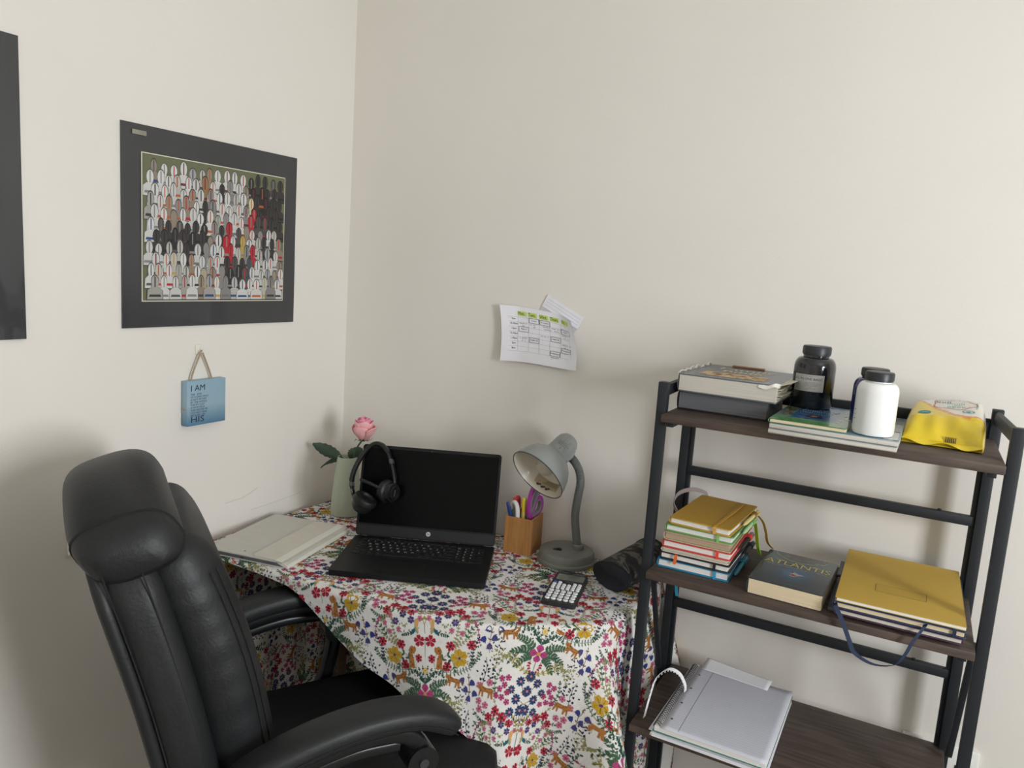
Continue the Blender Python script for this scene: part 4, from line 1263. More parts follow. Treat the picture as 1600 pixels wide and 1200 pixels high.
# ------------------------------------------------------------------ desk lamp
LX, LY = 0.800, -0.0815
t = thing('desk_lamp', 'grey gooseneck desk lamp with a bell shade', 'lamp', (LX, LY, ZT + 0.0008))
M_LAMP = mat('grey_lamp_enamel', (136, 140, 138), 0.38, var=0.04, coat=0.2)
M_LAMPB = mat('grey_lamp_base', (120, 122, 116), 0.42, var=0.05)
MB().lathe([(0.001, 0), (0.0735, 0), (0.0740, 0.004), (0.0725, 0.0085), (0.0700, 0.010), (0.0690, 0.024), (0.0655, 0.0285), (0.060, 0.0300), (0.001, 0.0305)], 64).build('lamp_base', M_LAMPB, t)
sw = MB(); sw.M = Matrix.Translation((-0.017, -0.020, 0.031)) @ Matrix.Rotation(radians(8), 4, 'Z')
sw.rbox((0, 0, 0), (0.021, 0.012, 0.002), 0.0008); sw.rbox((0.003, 0, 0.0018), (0.010, 0.009, 0.004), 0.0012)
sw.build('rocker_switch', mat('black_switch', (24, 24, 26), 0.4), t)
neck = bez([(a - LX, b_ - LY, c_ - ZT) for a, b_, c_ in ((0.822, -0.064, 0.783), (0.814, -0.062, 0.815), (0.806, -0.060, 0.865), (0.809, -0.058, 0.915), (0.812, -0.057, 0.950), (0.806, -0.058, 0.980), (0.793, -0.063, 1.003), (0.782, -0.069, 1.014))], 132)
rad = [0.0110 if k % 2 else 0.0094 for k in range(len(neck))]
MB().tube(neck, rad, 14).build('gooseneck', mat('ribbed_grey_neck', (112, 116, 114), 0.5), t, angle=80)
MB().lathe([(0.0145, 0.0), (0.0145, 0.010), (0.0115, 0.013)], 20, c=(0.022, 0.0175, 0.0300)).build('neck_collar', M_LAMPB, t)
# shade: axis from the mouth up to the cap
r_v, d_v, f_v = Vector(_r), Vector(_d), Vector(_f)
axis = (r_v * 0.636 + d_v * -0.61 + f_v * 0.47).normalized()
mouth = Vector((0.744 - LX, -0.1685 - LY, 0.980 - ZT))
q = axis.to_track_quat('Z', 'Y').to_matrix().to_4x4()
Mh = Matrix.Translation(mouth) @ q
outer = [(0.0740, 0.0), (0.0745, 0.002), (0.0720, 0.016), (0.066, 0.034), (0.056, 0.051), (0.044, 0.063), (0.0345, 0.070), (0.0315, 0.075), (0.0305, 0.085), (0.0295, 0.110), (0.0275, 0.123), (0.021, 0.133), (0.010, 0.1375), (0.001, 0.138)]
mb = MB(); mb.M = Mh; mb.lathe(outer, 48, cap0=False); shade = mb.build('lamp_shade', M_LAMP, t)
inner = [(0.0735, 0.0005), (0.0705, 0.015), (0.0645, 0.033), (0.0545, 0.049), (0.042, 0.0605), (0.030, 0.066), (0.024, 0.068), (0.022, 0.085), (0.001, 0.086)]
mb = MB(); mb.M = Mh; mb.lathe(inner, 48, cap0=False); mb.build('reflector_lining', mat('white_enamel_lining', (224, 218, 204), 0.32, coat=0.3), shade)
mb = MB(); mb.M = Mh; mb.lathe([(0.0733, 0.001), (0.0750, 0.0008), (0.0755, -0.0004), (0.0740, -0.0014), (0.0733, 0.001)], 48, cap0=False, cap1=False); mb.build('rim', mat('dark_rim', (70, 74, 74), 0.4), shade)
mb = MB(); mb.M = Mh
mb.lathe([(0.0135, 0.084), (0.014, 0.062), (0.021, 0.050), (0.0255, 0.036), (0.022, 0.022), (0.012, 0.013), (0.001, 0.010)], 24); mb.build('bulb', mat('frosted_bulb', (214, 208, 194), 0.35), t)
mb = MB(); mb.M = Mh
for k in range(5):
    a = k * 0.42 - 0.84 + pi
    mb.tube([(0.0300 * cos(a), 0.0300 * sin(a), 0.078), (0.0292 * cos(a), 0.0292 * sin(a), 0.112)], (0.0045, 0.0012), 8)
mb.build('cooling_ribs', M_LAMP, shade)
Mi = Mh.inverted()
nk = Mi @ neck[-1]
mb = MB(); mb.M = Mh; mb.tube([nk, nk.lerp(Vector((0, 0, 0.100)), 0.45)], [0.0125, 0.0160], 16); mb.build('neck_socket', M_LAMP, t)
# stuck-on notices
def shade_map(th0, z0, rads, zs, off):
    def fn(P, e):
        out = []
        for (x, y), ee in zip(P, e):
            z = z0 + y
            r_ = float(np.interp(z, zs, rads)) + off * (1 if off < 0 else 1) + (ee if off >= 0 else -ee)
            a = th0 + x / max(r_, 0.01)
            qv = Mh @ Vector((r_ * cos(a), r_ * sin(a), z)); out.append((qv.x, qv.y, qv.z))
        return np.array(out)
    return fn
iz, ir = [p[1] for p in inner[:7]], [p[0] for p in inner[:7]]
pr = Pr()
for k in range(12): pr.rect(-0.036 + k * 0.006, -0.010, -0.030 + k * 0.006, 0.010, (198, 182, 148), 0)
for k in range(3): pr.rect(-0.033, 0.005 - k * 0.004, 0.008 + k * 0.004, 0.0062 - k * 0.004, (120, 104, 80), 1)
for k in range(9): pr.disc(-0.012 + 0.0045 * k, -0.005 - 0.003 * (k % 3), 0.0045, 0.003, (84, 62, 48), 2, 7)
for k in range(3): pr.rect(0.018, 0.006 - k * 0.004, 0.033, 0.0072 - k * 0.004, (120, 104, 80), 1)
# the notice sits on the side of the lining that faces the viewer, low in the bell
low = Mi.to_3x3() @ Vector((0.10, 0.35, -0.95)); tl = math.atan2(low.y, low.x)
pr.build('notice_label', shade_map(tl + 0.25, 0.026, ir, iz, -0.0006), M_INK, shade)
oz, orr = [0.085, 0.110], [0.0305, 0.0295]
pr = Pr()
for k in range(3): pr.scrawl((12, 16, 10)[k], 0, 0.006 - 0.0052 * k, 0.0042, (60, 62, 62), 0, 'CENTER', seed=k + 2)
up_ = Mi.to_3x3() @ Vector((0.35, -0.75, 0.55)); tu = math.atan2(up_.y, up_.x)
pr.build('caution_lettering', shade_map(tu, 0.094, orr, oz, 0.0002), M_INK, shade)

# ------------------------------------------------------------------ calculator
t = thing('calculator', 'black scientific calculator with white round keys on the cloth', 'calculator', (0.9000 - 0.0385, -0.352, ZT + 0.0012), radians(12.5))
M_CALC = mat('black_calculator', (36, 38, 42), 0.5, var=0.05)
KW, KL = 0.075, 0.178
pts = [(0.004, 0), (KW - 0.004, 0), (KW, 0.005), (KW, KL - 0.018), (KW - 0.003, KL - 0.006), (KW - 0.013, KL - 0.003), (KW - 0.016, KL + 0.003), (0.016, KL + 0.003), (0.013, KL - 0.003), (0.003, KL - 0.006), (0, KL - 0.018), (0, 0.005)]
MB().prism(pts, 0, 0.0105).build('body', M_CALC, t, angle=50)
MB().prism(rrect(0.064, 0.034, 0.003, 3, KW / 2, KL - 0.036), 0.0105, 0.0113).build('display', mat('grey_lcd', (106, 114, 106), 0.25, coat=0.4), t)
MB().prism(rrect(0.028, 0.008, 0.002, 3, 0.052, KL - 0.010), 0.0105, 0.0109).build('solar_strip', mat('dark_solar', (70, 74, 80), 0.2, coat=0.5), t)
MB().prism(rrect(0.020, 0.012, 0.005, 4, KW / 2 + 0.004, KL - 0.066), 0.0105, 0.0122).build('cursor_pad', mat('dark_cursor_pad', (58, 62, 68), 0.4), t)
mkey = mat('white_round_key', (226, 228, 228), 0.4); mblue = mat('blue_shift_key', (66, 84, 150), 0.4)
kd = None; kd2 = None
def kround(x, y, big, m):
    global kd, kd2
    rx, ry = (0.0056, 0.0046) if big else (0.0045, 0.0034)
    mb = MB()
    rings = []
    for s_, z in ((1.0, 0.0), (1.0, 0.0022), (0.86, 0.0032), (0.6, 0.0030)):
        rings.append([(rx * s_ * cos(2 * pi * k / 14), ry * s_ * sin(2 * pi * k / 14), z) for k in range(14)])
    mb.loft(rings)
    if m is mkey and ((big and kd) or (not big and kd2)):
        o = link(bpy.data.objects.new('button', kd if big else kd2), t)
    else:
        o = mb.build('button', m, t)
        if m is mkey:
            if big: kd = o.data
            else: kd2 = o.data
    o.location = (x, y, 0.0105)
for r_ in range(4):
    for c_ in range(5): kround(0.0105 + c_ * 0.0135, 0.014 + r_ * 0.0145, True, mkey)
for r_ in range(3):
    for c_ in range(6): kround(0.0090 + c_ * 0.0114, 0.0730 + r_ * 0.0105, False, mkey)
for c_ in (0, 1, 4, 5): kround(0.0090 + c_ * 0.0114, 0.1050, False, mblue if c_ == 0 else mkey)
pr = Pr(); pr.text('CASIO', 0.020, KL - 0.009, 0.006, (170, 174, 178), 0, 'CENTER')
for r_ in range(4):
    for c_ in range(5):
        ch = [['0', '.', 'E', 'A', '='], ['1', '2', '3', '+', '-'], ['4', '5', '6', 'x', '/'], ['7', '8', '9', 'D', 'C']][r_][c_]
        pr.text(ch, 0.0105 + c_ * 0.0135, 0.014 + r_ * 0.0145, 0.0062, (40, 42, 46), 40, 'CENTER')
pr.build('key_lettering', lambda P, e: np.stack([P[:, 0], P[:, 1], 0.0108 + np.where(e > 0.003, 0.0030, 0.0003)], 1), M_INK, t)

# ------------------------------------------------------------------ pencil case
t = thing('pencil_case', 'round black camouflage pencil case lying under the shelf edge', 'pencil case', (0.966, -0.205, ZT + 0.001))
M_CAMO = bpy.data.materials.new('grey_camouflage_cloth'); M_CAMO.use_nodes = True
nt = M_CAMO.node_tree; b = nt.nodes['Principled BSDF']; b.inputs['Roughness'].default_value = 0.8
tc = nt.nodes.new('ShaderNodeTexCoord'); n1 = nt.nodes.new('ShaderNodeTexNoise'); cr = nt.nodes.new('ShaderNodeValToRGB'); cr.color_ramp.interpolation = 'CONSTANT'
n1.inputs['Scale'].default_value = 38; n1.inputs['Detail'].default_value = 2.5; n1.inputs['Distortion'].default_value = 0.6
cr.color_ramp.elements[0].color = (*lin((34, 33, 34)), 1); cr.color_ramp.elements[1].position = 0.47; cr.color_ramp.elements[1].color = (*lin((58, 55, 52)), 1)
e = cr.color_ramp.elements.new(0.53); e.color = (*lin((98, 94, 88)), 1)
e = cr.color_ramp.elements.new(0.66); e.color = (*lin((42, 40, 40)), 1)
nt.links.new(tc.outputs['Object'], n1.inputs['Vector']); nt.links.new(n1.outputs['Fac'], cr.inputs['Fac']); nt.links.new(cr.outputs['Color'], b.inputs['Base Color'])
M_BLK = mat('black_nylon', (26, 28, 36), 0.75, bump=0.2, bscale=300)
def case_ring(f, k=1.0, shift=0.0):
    c = Vector((0.0 + 0.034 * f, 0.172 * f + shift, 0.0415 + 0.004 * f))
    rr = (0.0415 + 0.003 * f) * k
    out = []
    for j in range(40):
        a = 2 * pi * j / 40
        wob = 1 + 0.025 * sin(3 * a + 4 * f) + 0.02 * cos(2 * a + f)
        z = c.z + rr * wob * sin(a) * (0.95 if sin(a) > 0 else 1.0)
        out.append((c.x + rr * 1.02 * wob * cos(a), c.y - 0.02 * sin(a) * (1 - f), max(z, 0.0)))
    return out
MB().loft([case_ring(f) for f in np.linspace(0, 1, 14)], False, False).build('sleeve', M_CAMO, t)
MB().loft([case_ring(0, 1.0), case_ring(0, 0.97, -0.004), case_ring(0, 0.85, -0.006), case_ring(0, 0.4, -0.005)]).build('end_panel', M_BLK, t)
MB().loft([case_ring(1, 1.0), case_ring(1, 0.95, 0.003), case_ring(1, 0.5, 0.004)]).build('end_panel', M_BLK, t)
for f in (0.0, 1.0):
    rg = case_ring(f, 1.015); rg.append(rg[0])
    MB().tube(rg, 0.0016, 6).build('piping', M_BLK, t)
mb = MB(); mb.strip([(case_ring(f, 1.01)[19]) for f in np.linspace(0.02, 0.98, 10)], (0, 0, 0.004), 0.002); mb.build('zip', M_BLK, t)

# ------------------------------------------------------------------ shelf unit
SH1, SH2, SH3, SH4 = 1.205, 0.882, 0.555, 0.225
M_STEEL = mat('black_powder_steel', (31, 35, 40), 0.5, var=0.08, vscale=80, spec=0.4)
M_BOARD = mat_wood('dark_walnut_board', (50, 41, 37), (92, 77, 68), 0.6, scale=(4, 60, 60))
t = thing('shelf_unit', 'black metal shelf unit with dark wooden boards against the back wall', 'shelf', (1.0, 0, 0))
def sx(x): return x - 1.0
FXL, FXR, FY = 1.0745, 1.6745, -0.305
RXL, RXR, RY = 1.0670, 1.6620, -0.068
for x in (FXL, FXR): MB().rbox((sx(x), FY, 0.632), (0.0195, 0.020, 1.264), 0.0015).build('front_post', M_STEEL, t)
for x in (RXL, RXR): MB().rbox((sx(x), RY, 0.631), (0.0195, 0.020, 1.262), 0.0015).build('rear_post', M_STEEL, t)
for x in (RXL + 0.014, RXR - 0.014): MB().rbox((sx(x), RY + 0.004, 0.62), (0.009, 0.012, 1.23), 0.001).build('inner_upright', M_STEEL, t)
for (xf, xr) in ((FXL, RXL), (FXR, RXR)):
    a, b_ = Vector((sx(xr), RY - 0.010, 1.246)), Vector((sx(xf), FY + 0.010, 1.246))
    MB().tube([a, b_], (0.0065, 0.0135), 8, up=(0, 0, 1)).build('side_rail', M_STEEL, t, angle=25)
for z, hh in ((1.229, 0.026), (1.036, 0.020), (0.714, 0.020), (0.390, 0.020)):
    MB().rbox((sx((RXL + RXR) / 2), RY + 0.002, z - (0.0 if z > 1.2 else 0.0)), (RXR - RXL - 0.0195, 0.014, hh), 0.0015).build('back_rail', M_STEEL, t)
for (xf, xr) in ((FXL, RXL), (FXR, RXR)):
    MB().tube([(sx((xf + xr) / 2), -0.250, SH2 - 0.022), (sx((xf + xr) / 2), -0.115, SH3 + 0.012)], (0.005, 0.0065), 8, up=(1, 0, 0)).build('brace', M_STEEL, t, angle=25)
boards = {}
for z in (SH1, SH2, SH3, SH4):
    d0 = -0.345 if z > SH3 else -0.36
    mb = MB().rbox((sx(1.3735), (d0 - 0.058) / 2 + (0.0 if z > 1 else 0), z - 0.008), (0.577, -d0 - 0.058, 0.016), 0.002)
    bo = mb.build('shelf_board', M_BOARD, t)
    for x in (1.100, 1.645):
        MB().rbox((sx(x), -0.200, z - 0.021), (0.014, 0.26, 0.010), 0.001).build('support_bar', M_STEEL, t)
for x, y, z in ((1.52, -0.068, 1.2418), (1.60, -0.068, 1.2418), (1.585, -0.066, 0.7245), (1.59, -0.066, 1.0465)):
    MB().lathe([(0.004, 0), (0.004, 0.0018), (0.0025, 0.003)], 10, c=(sx(x), y, z)).build('bolt_head', M_STEEL, t)

# ------------------------------------------------------------------ books
def pages_mat(name, c): return mat(name, c, 0.85, var=0.10, vscale=6, bump=0.5, bscale=8, stretch=(0.3, 0.3, 160))
P_WHITE = pages_mat('white_page_edges', (232, 230, 226)); P_CREAM = pages_mat('cream_page_edges', (222, 204, 172)); P_BLACK = pages_mat('black_page_edges', (116, 118, 122)); P_TAN = pages_mat('tan_page_edges', (178, 156, 130)); P_GREY = pages_mat('greyish_page_edges', (206, 200, 190))
def hardback(name, label, cat, loc, rz, w, l, h, cover, pages, board=0.0022, lip=0.003, group=None, spine_round=True, rot=None):
    """origin at the near left corner of the underside; spine along the left (x=0)"""
    t = thing(name, label, cat, loc, rz, group, rot)
    MB().rbox((w / 2 - lip / 2 + 0.001, l / 2, h / 2), (w - lip - 0.003, l - 2 * lip, h - 2 * board), 0.0006, seg=1).build('pages', pages, t)
    c = MB()
    c.prism(rrect(w, l, 0.004, 3, w / 2, l / 2), 0, board)
    c.build('back_cover', cover, t)
    c = MB(); c.prism(rrect(w, l, 0.004, 3, w / 2, l / 2), h - board, h)
    fc = c.build('front_cover', cover, t)
    n = 7; prof = []
    for k in range(n + 1):
        a = pi * (0.5 + k / n)
        prof.append((0.0022 + 0.0035 * cos(a), h / 2 + (h / 2 - 0.0004) * sin(a)))
    for k in range(n, -1, -1):
        a = pi * (0.5 + k / n)
        prof.append((0.0034 + 0.0024 * cos(a), h / 2 + (h / 2 - board) * sin(a)))
    MB().loft([[(x, y, z) for x, z in prof] for y in (0.002, l - 0.002)]).build('spine', cover, t)
    return t, fc
def elastic(t, x, l, h, m, wd=0.0055):
    e = 0.0008
    p = [(x, l / 2, -e * 0.4), (x, -e, -e * 0.4), (x, -e, h / 2), (x, -e, h + e), (x, l / 2, h + e), (x, l + e, h + e), (x, l + e, 0)]
    MB().strip(p, (wd / 2, 0, 0), 0.0009).build('elastic_band', m, t, smooth=False)
def pen(name, label, loc, rot, m, m2, L=0.135, r=0.0042, group=None):
    t = thing(name, label, 'pen', loc, rot=rot, group=group)
    MB().lathe([(0.0012, 0), (0.003, 0.008), (r, 0.016), (r, L * 0.62)], 14).build('barrel', m, t)
    MB().lathe([(r, L * 0.62), (r * 1.04, L * 0.64), (r * 1.04, L - 0.004), (r * 0.6, L)], 14).build('upper_barrel', m2, t)
    MB().rbox((r + 0.0012, 0, L * 0.80), (0.0014, 0.003, L * 0.30), 0.0005).build('clip', m2, t)
    return t
ZB = SH2 + 0.0004
def cov(name, c, r=0.5): return mat(name, c, r, var=0.06, vscale=120, bump=0.15, bscale=500)
# stack from the bottom: blue, black, beige, red, tan, green, mustard
W5, L5 = 0.140, 0.208
Y0 = -0.300
stack = [
 ('notebook', 'blue notebook at the bottom of the notebook stack', 0.0175, cov('blue_leatherette', (24, 128, 168)), P_WHITE, 1.094, -0.302, 0.146, 0.5),
 ('notebook', 'black notebook lying directly on the blue one', 0.0145, cov('black_leatherette', (34, 35, 40)), P_WHITE, 1.0985, -0.303, 0.141, -0.5),
 ('paperback', 'thin beige paperback under the red notebook', 0.0085, cov('beige_card', (206, 196, 180), 0.7), P_GREY, 1.1005, -0.304, 0.136, 1.0),
 ('notebook', 'red-orange notebook in the middle of the notebook stack', 0.0155, cov('red_leatherette', (206, 66, 58)), P_WHITE, 1.1015, -0.304, 0.139, 0.0),
 ('paperback', 'thick tan-edged paperback above the red notebook', 0.0175, cov('tan_card', (186, 166, 140), 0.7), P_TAN, 1.1035, -0.306, 0.135, 0.5),
 ('notebook', 'green notebook second from the top of the stack', 0.0150, cov('green_leatherette', (106, 158, 84)), P_WHITE, 1.1050, -0.306, 0.137, -0.6),
 ('notebook', 'mustard yellow notebook on top of the notebook stack', 0.0145, cov('mustard_leatherette', (188, 146, 44)), P_WHITE, 1.1120, -0.306, 0.124, -3.5)]
z = ZB
info = {}
for nm, lab, h, cm, pm, x, y, wd, a in stack:
    t, fc = hardback(nm, lab, 'book' if nm == 'paperback' else 'notebook', (x, y, z), radians(a), wd, L5, h, cm, pm, group='notebooks stacked on the middle shelf')
    info[lab.split()[0]] = (t, x, y, z, h, wd)
    z += h + 0.0012
def nb(k): return info[k]
m_el = {'blue': mat('blue_elastic', (48, 148, 188), 0.6), 'black': mat('black_elastic', (26, 27, 30), 0.6), 'red-orange': mat('red_elastic', (226, 66, 48), 0.6), 'green': mat('green_elastic', (134, 184, 96), 0.6), 'mustard': mat('mustard_elastic', (196, 150, 62), 0.6)}
for k, fx in (('blue', 0.118), ('black', 0.112), ('red-orange', 0.112), ('green', 0.107)):
    t, x, y, zz, h, wd = nb(k); elastic(t, fx, L5, h, m_el[k])
t, x, y, zz, h, wd = nb('mustard')
MB().strip(bez([(0.093, -0.0008, 0.0), (0.093, -0.0008, h * 0.5), (0.093, 0.0008, h + 0.0008), (0.094, 0.05, h + 0.001), (0.098, 0.11, h + 0.004), (0.098, 0.16, h + 0.004), (0.094, 0.203, h + 0.001), (0.094, L5 + 0.001, h * 0.6)], 28), (0.0028, 0.0008, 0.0), 0.0009).build('elastic_band', m_el['mustard'], t)
MB().strip(bez([(-0.002, 0.055, h * 0.5), (-0.020, 0.075, h + 0.008), (-0.022, 0.115, h + 0.020), (-0.010, 0.170, h + 0.018), (0.008, 0.205, h + 0.006), (0.014, L5 + 0.002, h * 0.5)], 26), (0.0, 0.0, 0.0045), 0.0016).build('strap', mat('grey_brown_strap', (140, 128, 126), 0.6), t)
# pen loops and pens along the right-hand sides
def loop_and_pen(key, yy, m_loop, label, pm1, pm2, ang=0.0, L=0.12, dz=0.0, px=0.0055):
    t, x, y, zz, h, wd = nb(key)
    g = MB(); rr = 0.0058
    pts = [(wd - 0.004, yy, h * 0.30 + dz)] + [(wd + px + rr * cos(a), yy, h * 0.5 + dz + rr * sin(a)) for a in np.linspace(-pi * 0.6, pi * 0.6, 9)] + [(wd - 0.004, yy, h * 0.7 + dz)]
    g.strip(pts, (0, 0.008, 0), 0.0009); g.build('pen_loop', m_loop, t)
    wpos = Matrix.Translation(t.location) @ Matrix.Rotation(t.rotation_euler.z, 4, 'Z') @ Vector((wd + px, yy - L * 0.70, h * 0.5 + dz))
    return pen('pen', label, wpos, (radians(-90 + ang), 0, t.rotation_euler.z), pm1, pm2, L)
loop_and_pen('mustard', 0.160, mat('brown_loop', (150, 108, 44), 0.6), 'cream pen held in the loop of the mustard notebook', mat('cream_pen', (226, 208, 136), 0.4), mat('cream_pen', (226, 208, 136), 0.4))
loop_and_pen('green', 0.150, m_el['green'], 'pale green pen held in the loop of the green notebook', mat('pale_green_pen', (172, 214, 158), 0.4), mat('pale_green_pen', (172, 214, 158), 0.4))
loop_and_pen('red-orange', 0.150, m_el['red-orange'], 'brown and black pen in the orange loop of the red notebook', mat('black_grip', (44, 42, 44), 0.5), mat('brown_metal_pen', (128, 108, 102), 0.35))
loop_and_pen('black', 0.180, m_el['black'], 'black pen in the loop of the black notebook', mat('black_pen', (30, 32, 38), 0.4), mat('black_pen', (30, 32, 38), 0.4), L=0.09)
loop_and_pen('blue', 0.110, mat('teal_loop', (40, 122, 150), 0.6), 'teal pen held in the loop of the blue notebook', mat('teal_pen', (58, 142, 156), 0.35), mat('teal_pen', (58, 142, 156), 0.35), px=0.007)
# ribbons
def ribbon(key, pts, m, side=(0.0035, 0, 0), name='ribbon_marker'):
    t, x, y, zz, h, wd = nb(key)
    MB().strip(bez(pts, 20), side, 0.0006).build(name, m, t)
ribbon('green', [(0.120, L5 - 0.004, 0.006), (0.142, L5 - 0.03, 0.002), (0.152, L5 - 0.045, -0.020), (0.160, L5 - 0.062, -0.040), (0.166, L5 - 0.060, -0.058)], mat('lime_ribbon', (160, 214, 40), 0.5), (0.0042, -0.0042, 0.0012))
ribbon('mustard', [(0.110, L5 - 0.004, 0.006), (0.138, L5 - 0.012, -0.010), (0.150, L5 - 0.018, -0.030), (0.158, L5 - 0.024, -0.052), (0.170, L5 - 0.022, -0.064)], mat('gold_ribbon', (196, 158, 66), 0.5), (0.0036, -0.0036, 0.001))
ribbon('blue', [(0.02, L5 - 0.004, 0.008), (-0.008, L5 + 0.018, 0.004), (-0.010, L5 + 0.020, -0.03), (-0.014, L5 + 0.022, -0.09), (-0.010, L5 + 0.020, -0.135), (-0.006, L5 + 0.018, -0.150)], mat('cyan_ribbon', (58, 160, 196), 0.5), (0.004, 0, 0))
ribbon('black', [(0.034, 0.02, 0.0135), (0.034, -0.001, 0.0130), (0.0335, -0.0025, 0.005), (0.032, -0.003, -0.006)], mat('orange_ribbon', (222, 104, 44), 0.5), (0.0032, 0, 0))

# thick fantasy paperback
t, fc = hardback('paperback', 'thick paperback with a deep-sea cover titled ATLANTIS', 'book', (1.2795, -0.327, ZB), radians(-2.5), 0.137, 0.196, 0.030, mat('dark_teal_cover', (44, 62, 70), 0.3, coat=0.3), P_CREAM, board=0.0007, lip=0.0005)
pr = Pr()
AW, AL = 0.137, 0.196
for k in range(24):
    y = AL * k / 24
    f = k / 23
    c = tuple(int(a + (b_ - a) * f) for a, b_ in zip((44, 54, 66), (66, 98, 98)))
    pr.rect(0.001, y + (0.001 if k == 0 else 0), AW - 0.001, min(AL - 0.001, y + AL / 24), c, 0)
rng = random.Random(4)
for k in range(9):
    f = 1 - k / 9
    pr.disc(AW * 0.52, AL * 0.40, 0.046 * f + 0.006, 0.056 * f + 0.006, tuple(int(a + (b_ - a) * (k / 8) ** 1.3) for a, b_ in zip((44, 58, 72), (52, 112, 156))), 1 + k, 24)
def arc(cx, cy, r, a0, a1, w_, col, layer, ry=1.0):
    n = 14
    for k in range(n):
        p, q = a0 + (a1 - a0) * k / n, a0 + (a1 - a0) * (k + 1) / n
        pr.poly([(cx + (r - w_) * cos(p), cy + (r - w_) * sin(p) * ry), (cx + r * cos(p), cy + r * sin(p) * ry), (cx + r * cos(q), cy + r * sin(q) * ry), (cx + (r - w_) * cos(q), cy + (r - w_) * sin(q) * ry)], col, layer)
cxx, cyy = AW * 0.5, AL * 1.02
pr.poly([(cxx + 0.048 * cos(a), min(cyy + 0.055 * sin(a), AL - 0.002)) for a in np.linspace(pi, 2 * pi, 18)], (62, 60, 62), 12)
arc(cxx, cyy, 0.056, pi * 1.06, pi * 1.94, 0.004, (116, 138, 122), 13); arc(cxx, cyy, 0.050, pi * 1.1, pi * 1.9, 0.0015, (170, 150, 86), 14); arc(cxx, cyy, 0.034, pi * 1.15, pi * 1.85, 0.002, (104, 116, 108), 14)
for k in range(9): pr.disc(cxx + rng.uniform(-0.05, 0.05), AL * 0.80 + rng.uniform(-0.03, 0.02), 0.006, 0.0018, (150, 168, 156), 15, 8)
pr.text('ATLANTIS', AW * 0.5, AL * 0.655, 0.036, (212, 194, 84), 18, 'CENTER', sx=0.78)
pr.text('THE ACCIDENTAL INVASION', AW * 0.5, AL * 0.560, 0.0092, (160, 172, 174), 18, 'CENTER', sx=0.95)
pr.poly([(0.064, 0.062), (0.074, 0.061), (0.080, 0.072), (0.092, 0.078), (0.078, 0.081), (0.070, 0.086), (0.066, 0.079)], (196, 176, 168), 19); pr.poly([(0.063, 0.066), (0.073, 0.064), (0.078, 0.071), (0.068, 0.077)], (150, 58, 54), 20); pr.disc(0.067, 0.087, 0.0022, 0.003, (44, 40, 46), 20, 8)
pr.scrawl(18, AW * 0.5, 0.012, 0.006, (120, 136, 146), 18, 'CENTER', seed=8)
pr.build('cover_print', flat_xy(0.0301), M_GLOSSINK, t, step=0.00002)

# yellow exercise book pile
t = thing('document_folder', 'dark grey flat folder under the yellow exercise book', 'folder', (1.4255, -0.318, ZB), radians(0.5))
MB().rbox((0.1050, 0.140, 0.004), (0.210, 0.280, 0.008), 0.002).build('folder_body', mat('dark_grey_folder', (84, 88, 94), 0.4, var=0.05), t)
for yy in (0.14,): 
    for xx in (0.006, 0.207): MB().rbox((xx, yy + 0.04, 0.0065), (0.013, 0.012, 0.007), 0.002).build('elastic_tab', mat('black_elastic', (26, 27, 30), 0.6), t)
zz = ZB + 0.0086
t, fc = hardback('notebook', 'purple-covered notebook at the bottom under the yellow exercise book', 'notebook', (1.4385, -0.346, zz), radians(-0.8), 0.204, 0.280, 0.0105, mat('dark_purple_cover', (64, 40, 66), 0.5), P_GREY, board=0.0015)
zz += 0.0115
t, fc = hardback('notebook', 'navy notebook with a long ribbon under the yellow exercise book', 'notebook', (1.4340, -0.347, zz), radians(-0.3), 0.211, 0.296, 0.0125, mat('navy_cover', (42, 56, 84), 0.5), P_CREAM, board=0.0020)
navy = mat('navy_ribbon', (26, 40, 70), 0.5)
elastic(t, 0.193, 0.296, 0.0125, navy)
MB().strip(bez([(0.004, 0.02, 0.0060), (0.006, -0.004, 0.006), (0.022, -0.010, -0.020), (0.038, -0.014, -0.052), (0.048, -0.016, -0.068), (0.078, -0.018, -0.078), (0.110, -0.018, -0.070), (0.124, -0.016, -0.050), (0.134, -0.012, -0.022), (0.148, -0.004, 0.0065), (0.150, 0.02, 0.0066)], 44), (0.0034, 0.0010, 0.0016), 0.0008).build('ribbon_marker', navy, t)
zz += 0.0137
t = thing('exercise_book', 'yellow A4 exercise book on top of its pile', 'exercise book', (1.4375, -0.347, zz), radians(0.4))
EW, EL = 0.206, 0.300
MB().rbox((EW / 2 + 0.001, EL / 2, 0.003), (EW - 0.003, EL - 0.002, 0.0055), 0.0008, seg=1).build('pages', P_WHITE, t)
M_YEL = mat('yellow_manila_cover', (206, 170, 74), 0.75, var=0.06, vscale=300, bump=0.1, bscale=400)
MB().prism(rrect(EW, EL, 0.002, 2, EW / 2, EL / 2), 0.0058, 0.0066).build('front_cover', M_YEL, t)
MB().prism(rrect(EW, EL, 0.002, 2, EW / 2, EL / 2), 0.0, 0.0004).build('back_cover', M_YEL, t)
pr = Pr(); GL = (120, 96, 40)
bx0, bx1, by0, by1 = 0.062, 0.146, 0.078, 0.116
for a in ((bx0, by0, bx1, by0), (bx0, by1, bx1, by1), (bx0, by0, bx0, by1), (bx1, by0, bx1, by1)): pr.line(*a, 0.0009, GL, 0)
for k in range(4): pr.line(bx0 + 0.002, by0 + 0.007 + k * 0.0075, bx1 - 0.002, by0 + 0.007 + k * 0.0075, 0.0005, (150, 122, 56), 0)
pr.build('name_box_print', flat_xy(0.0067), M_INK, t)

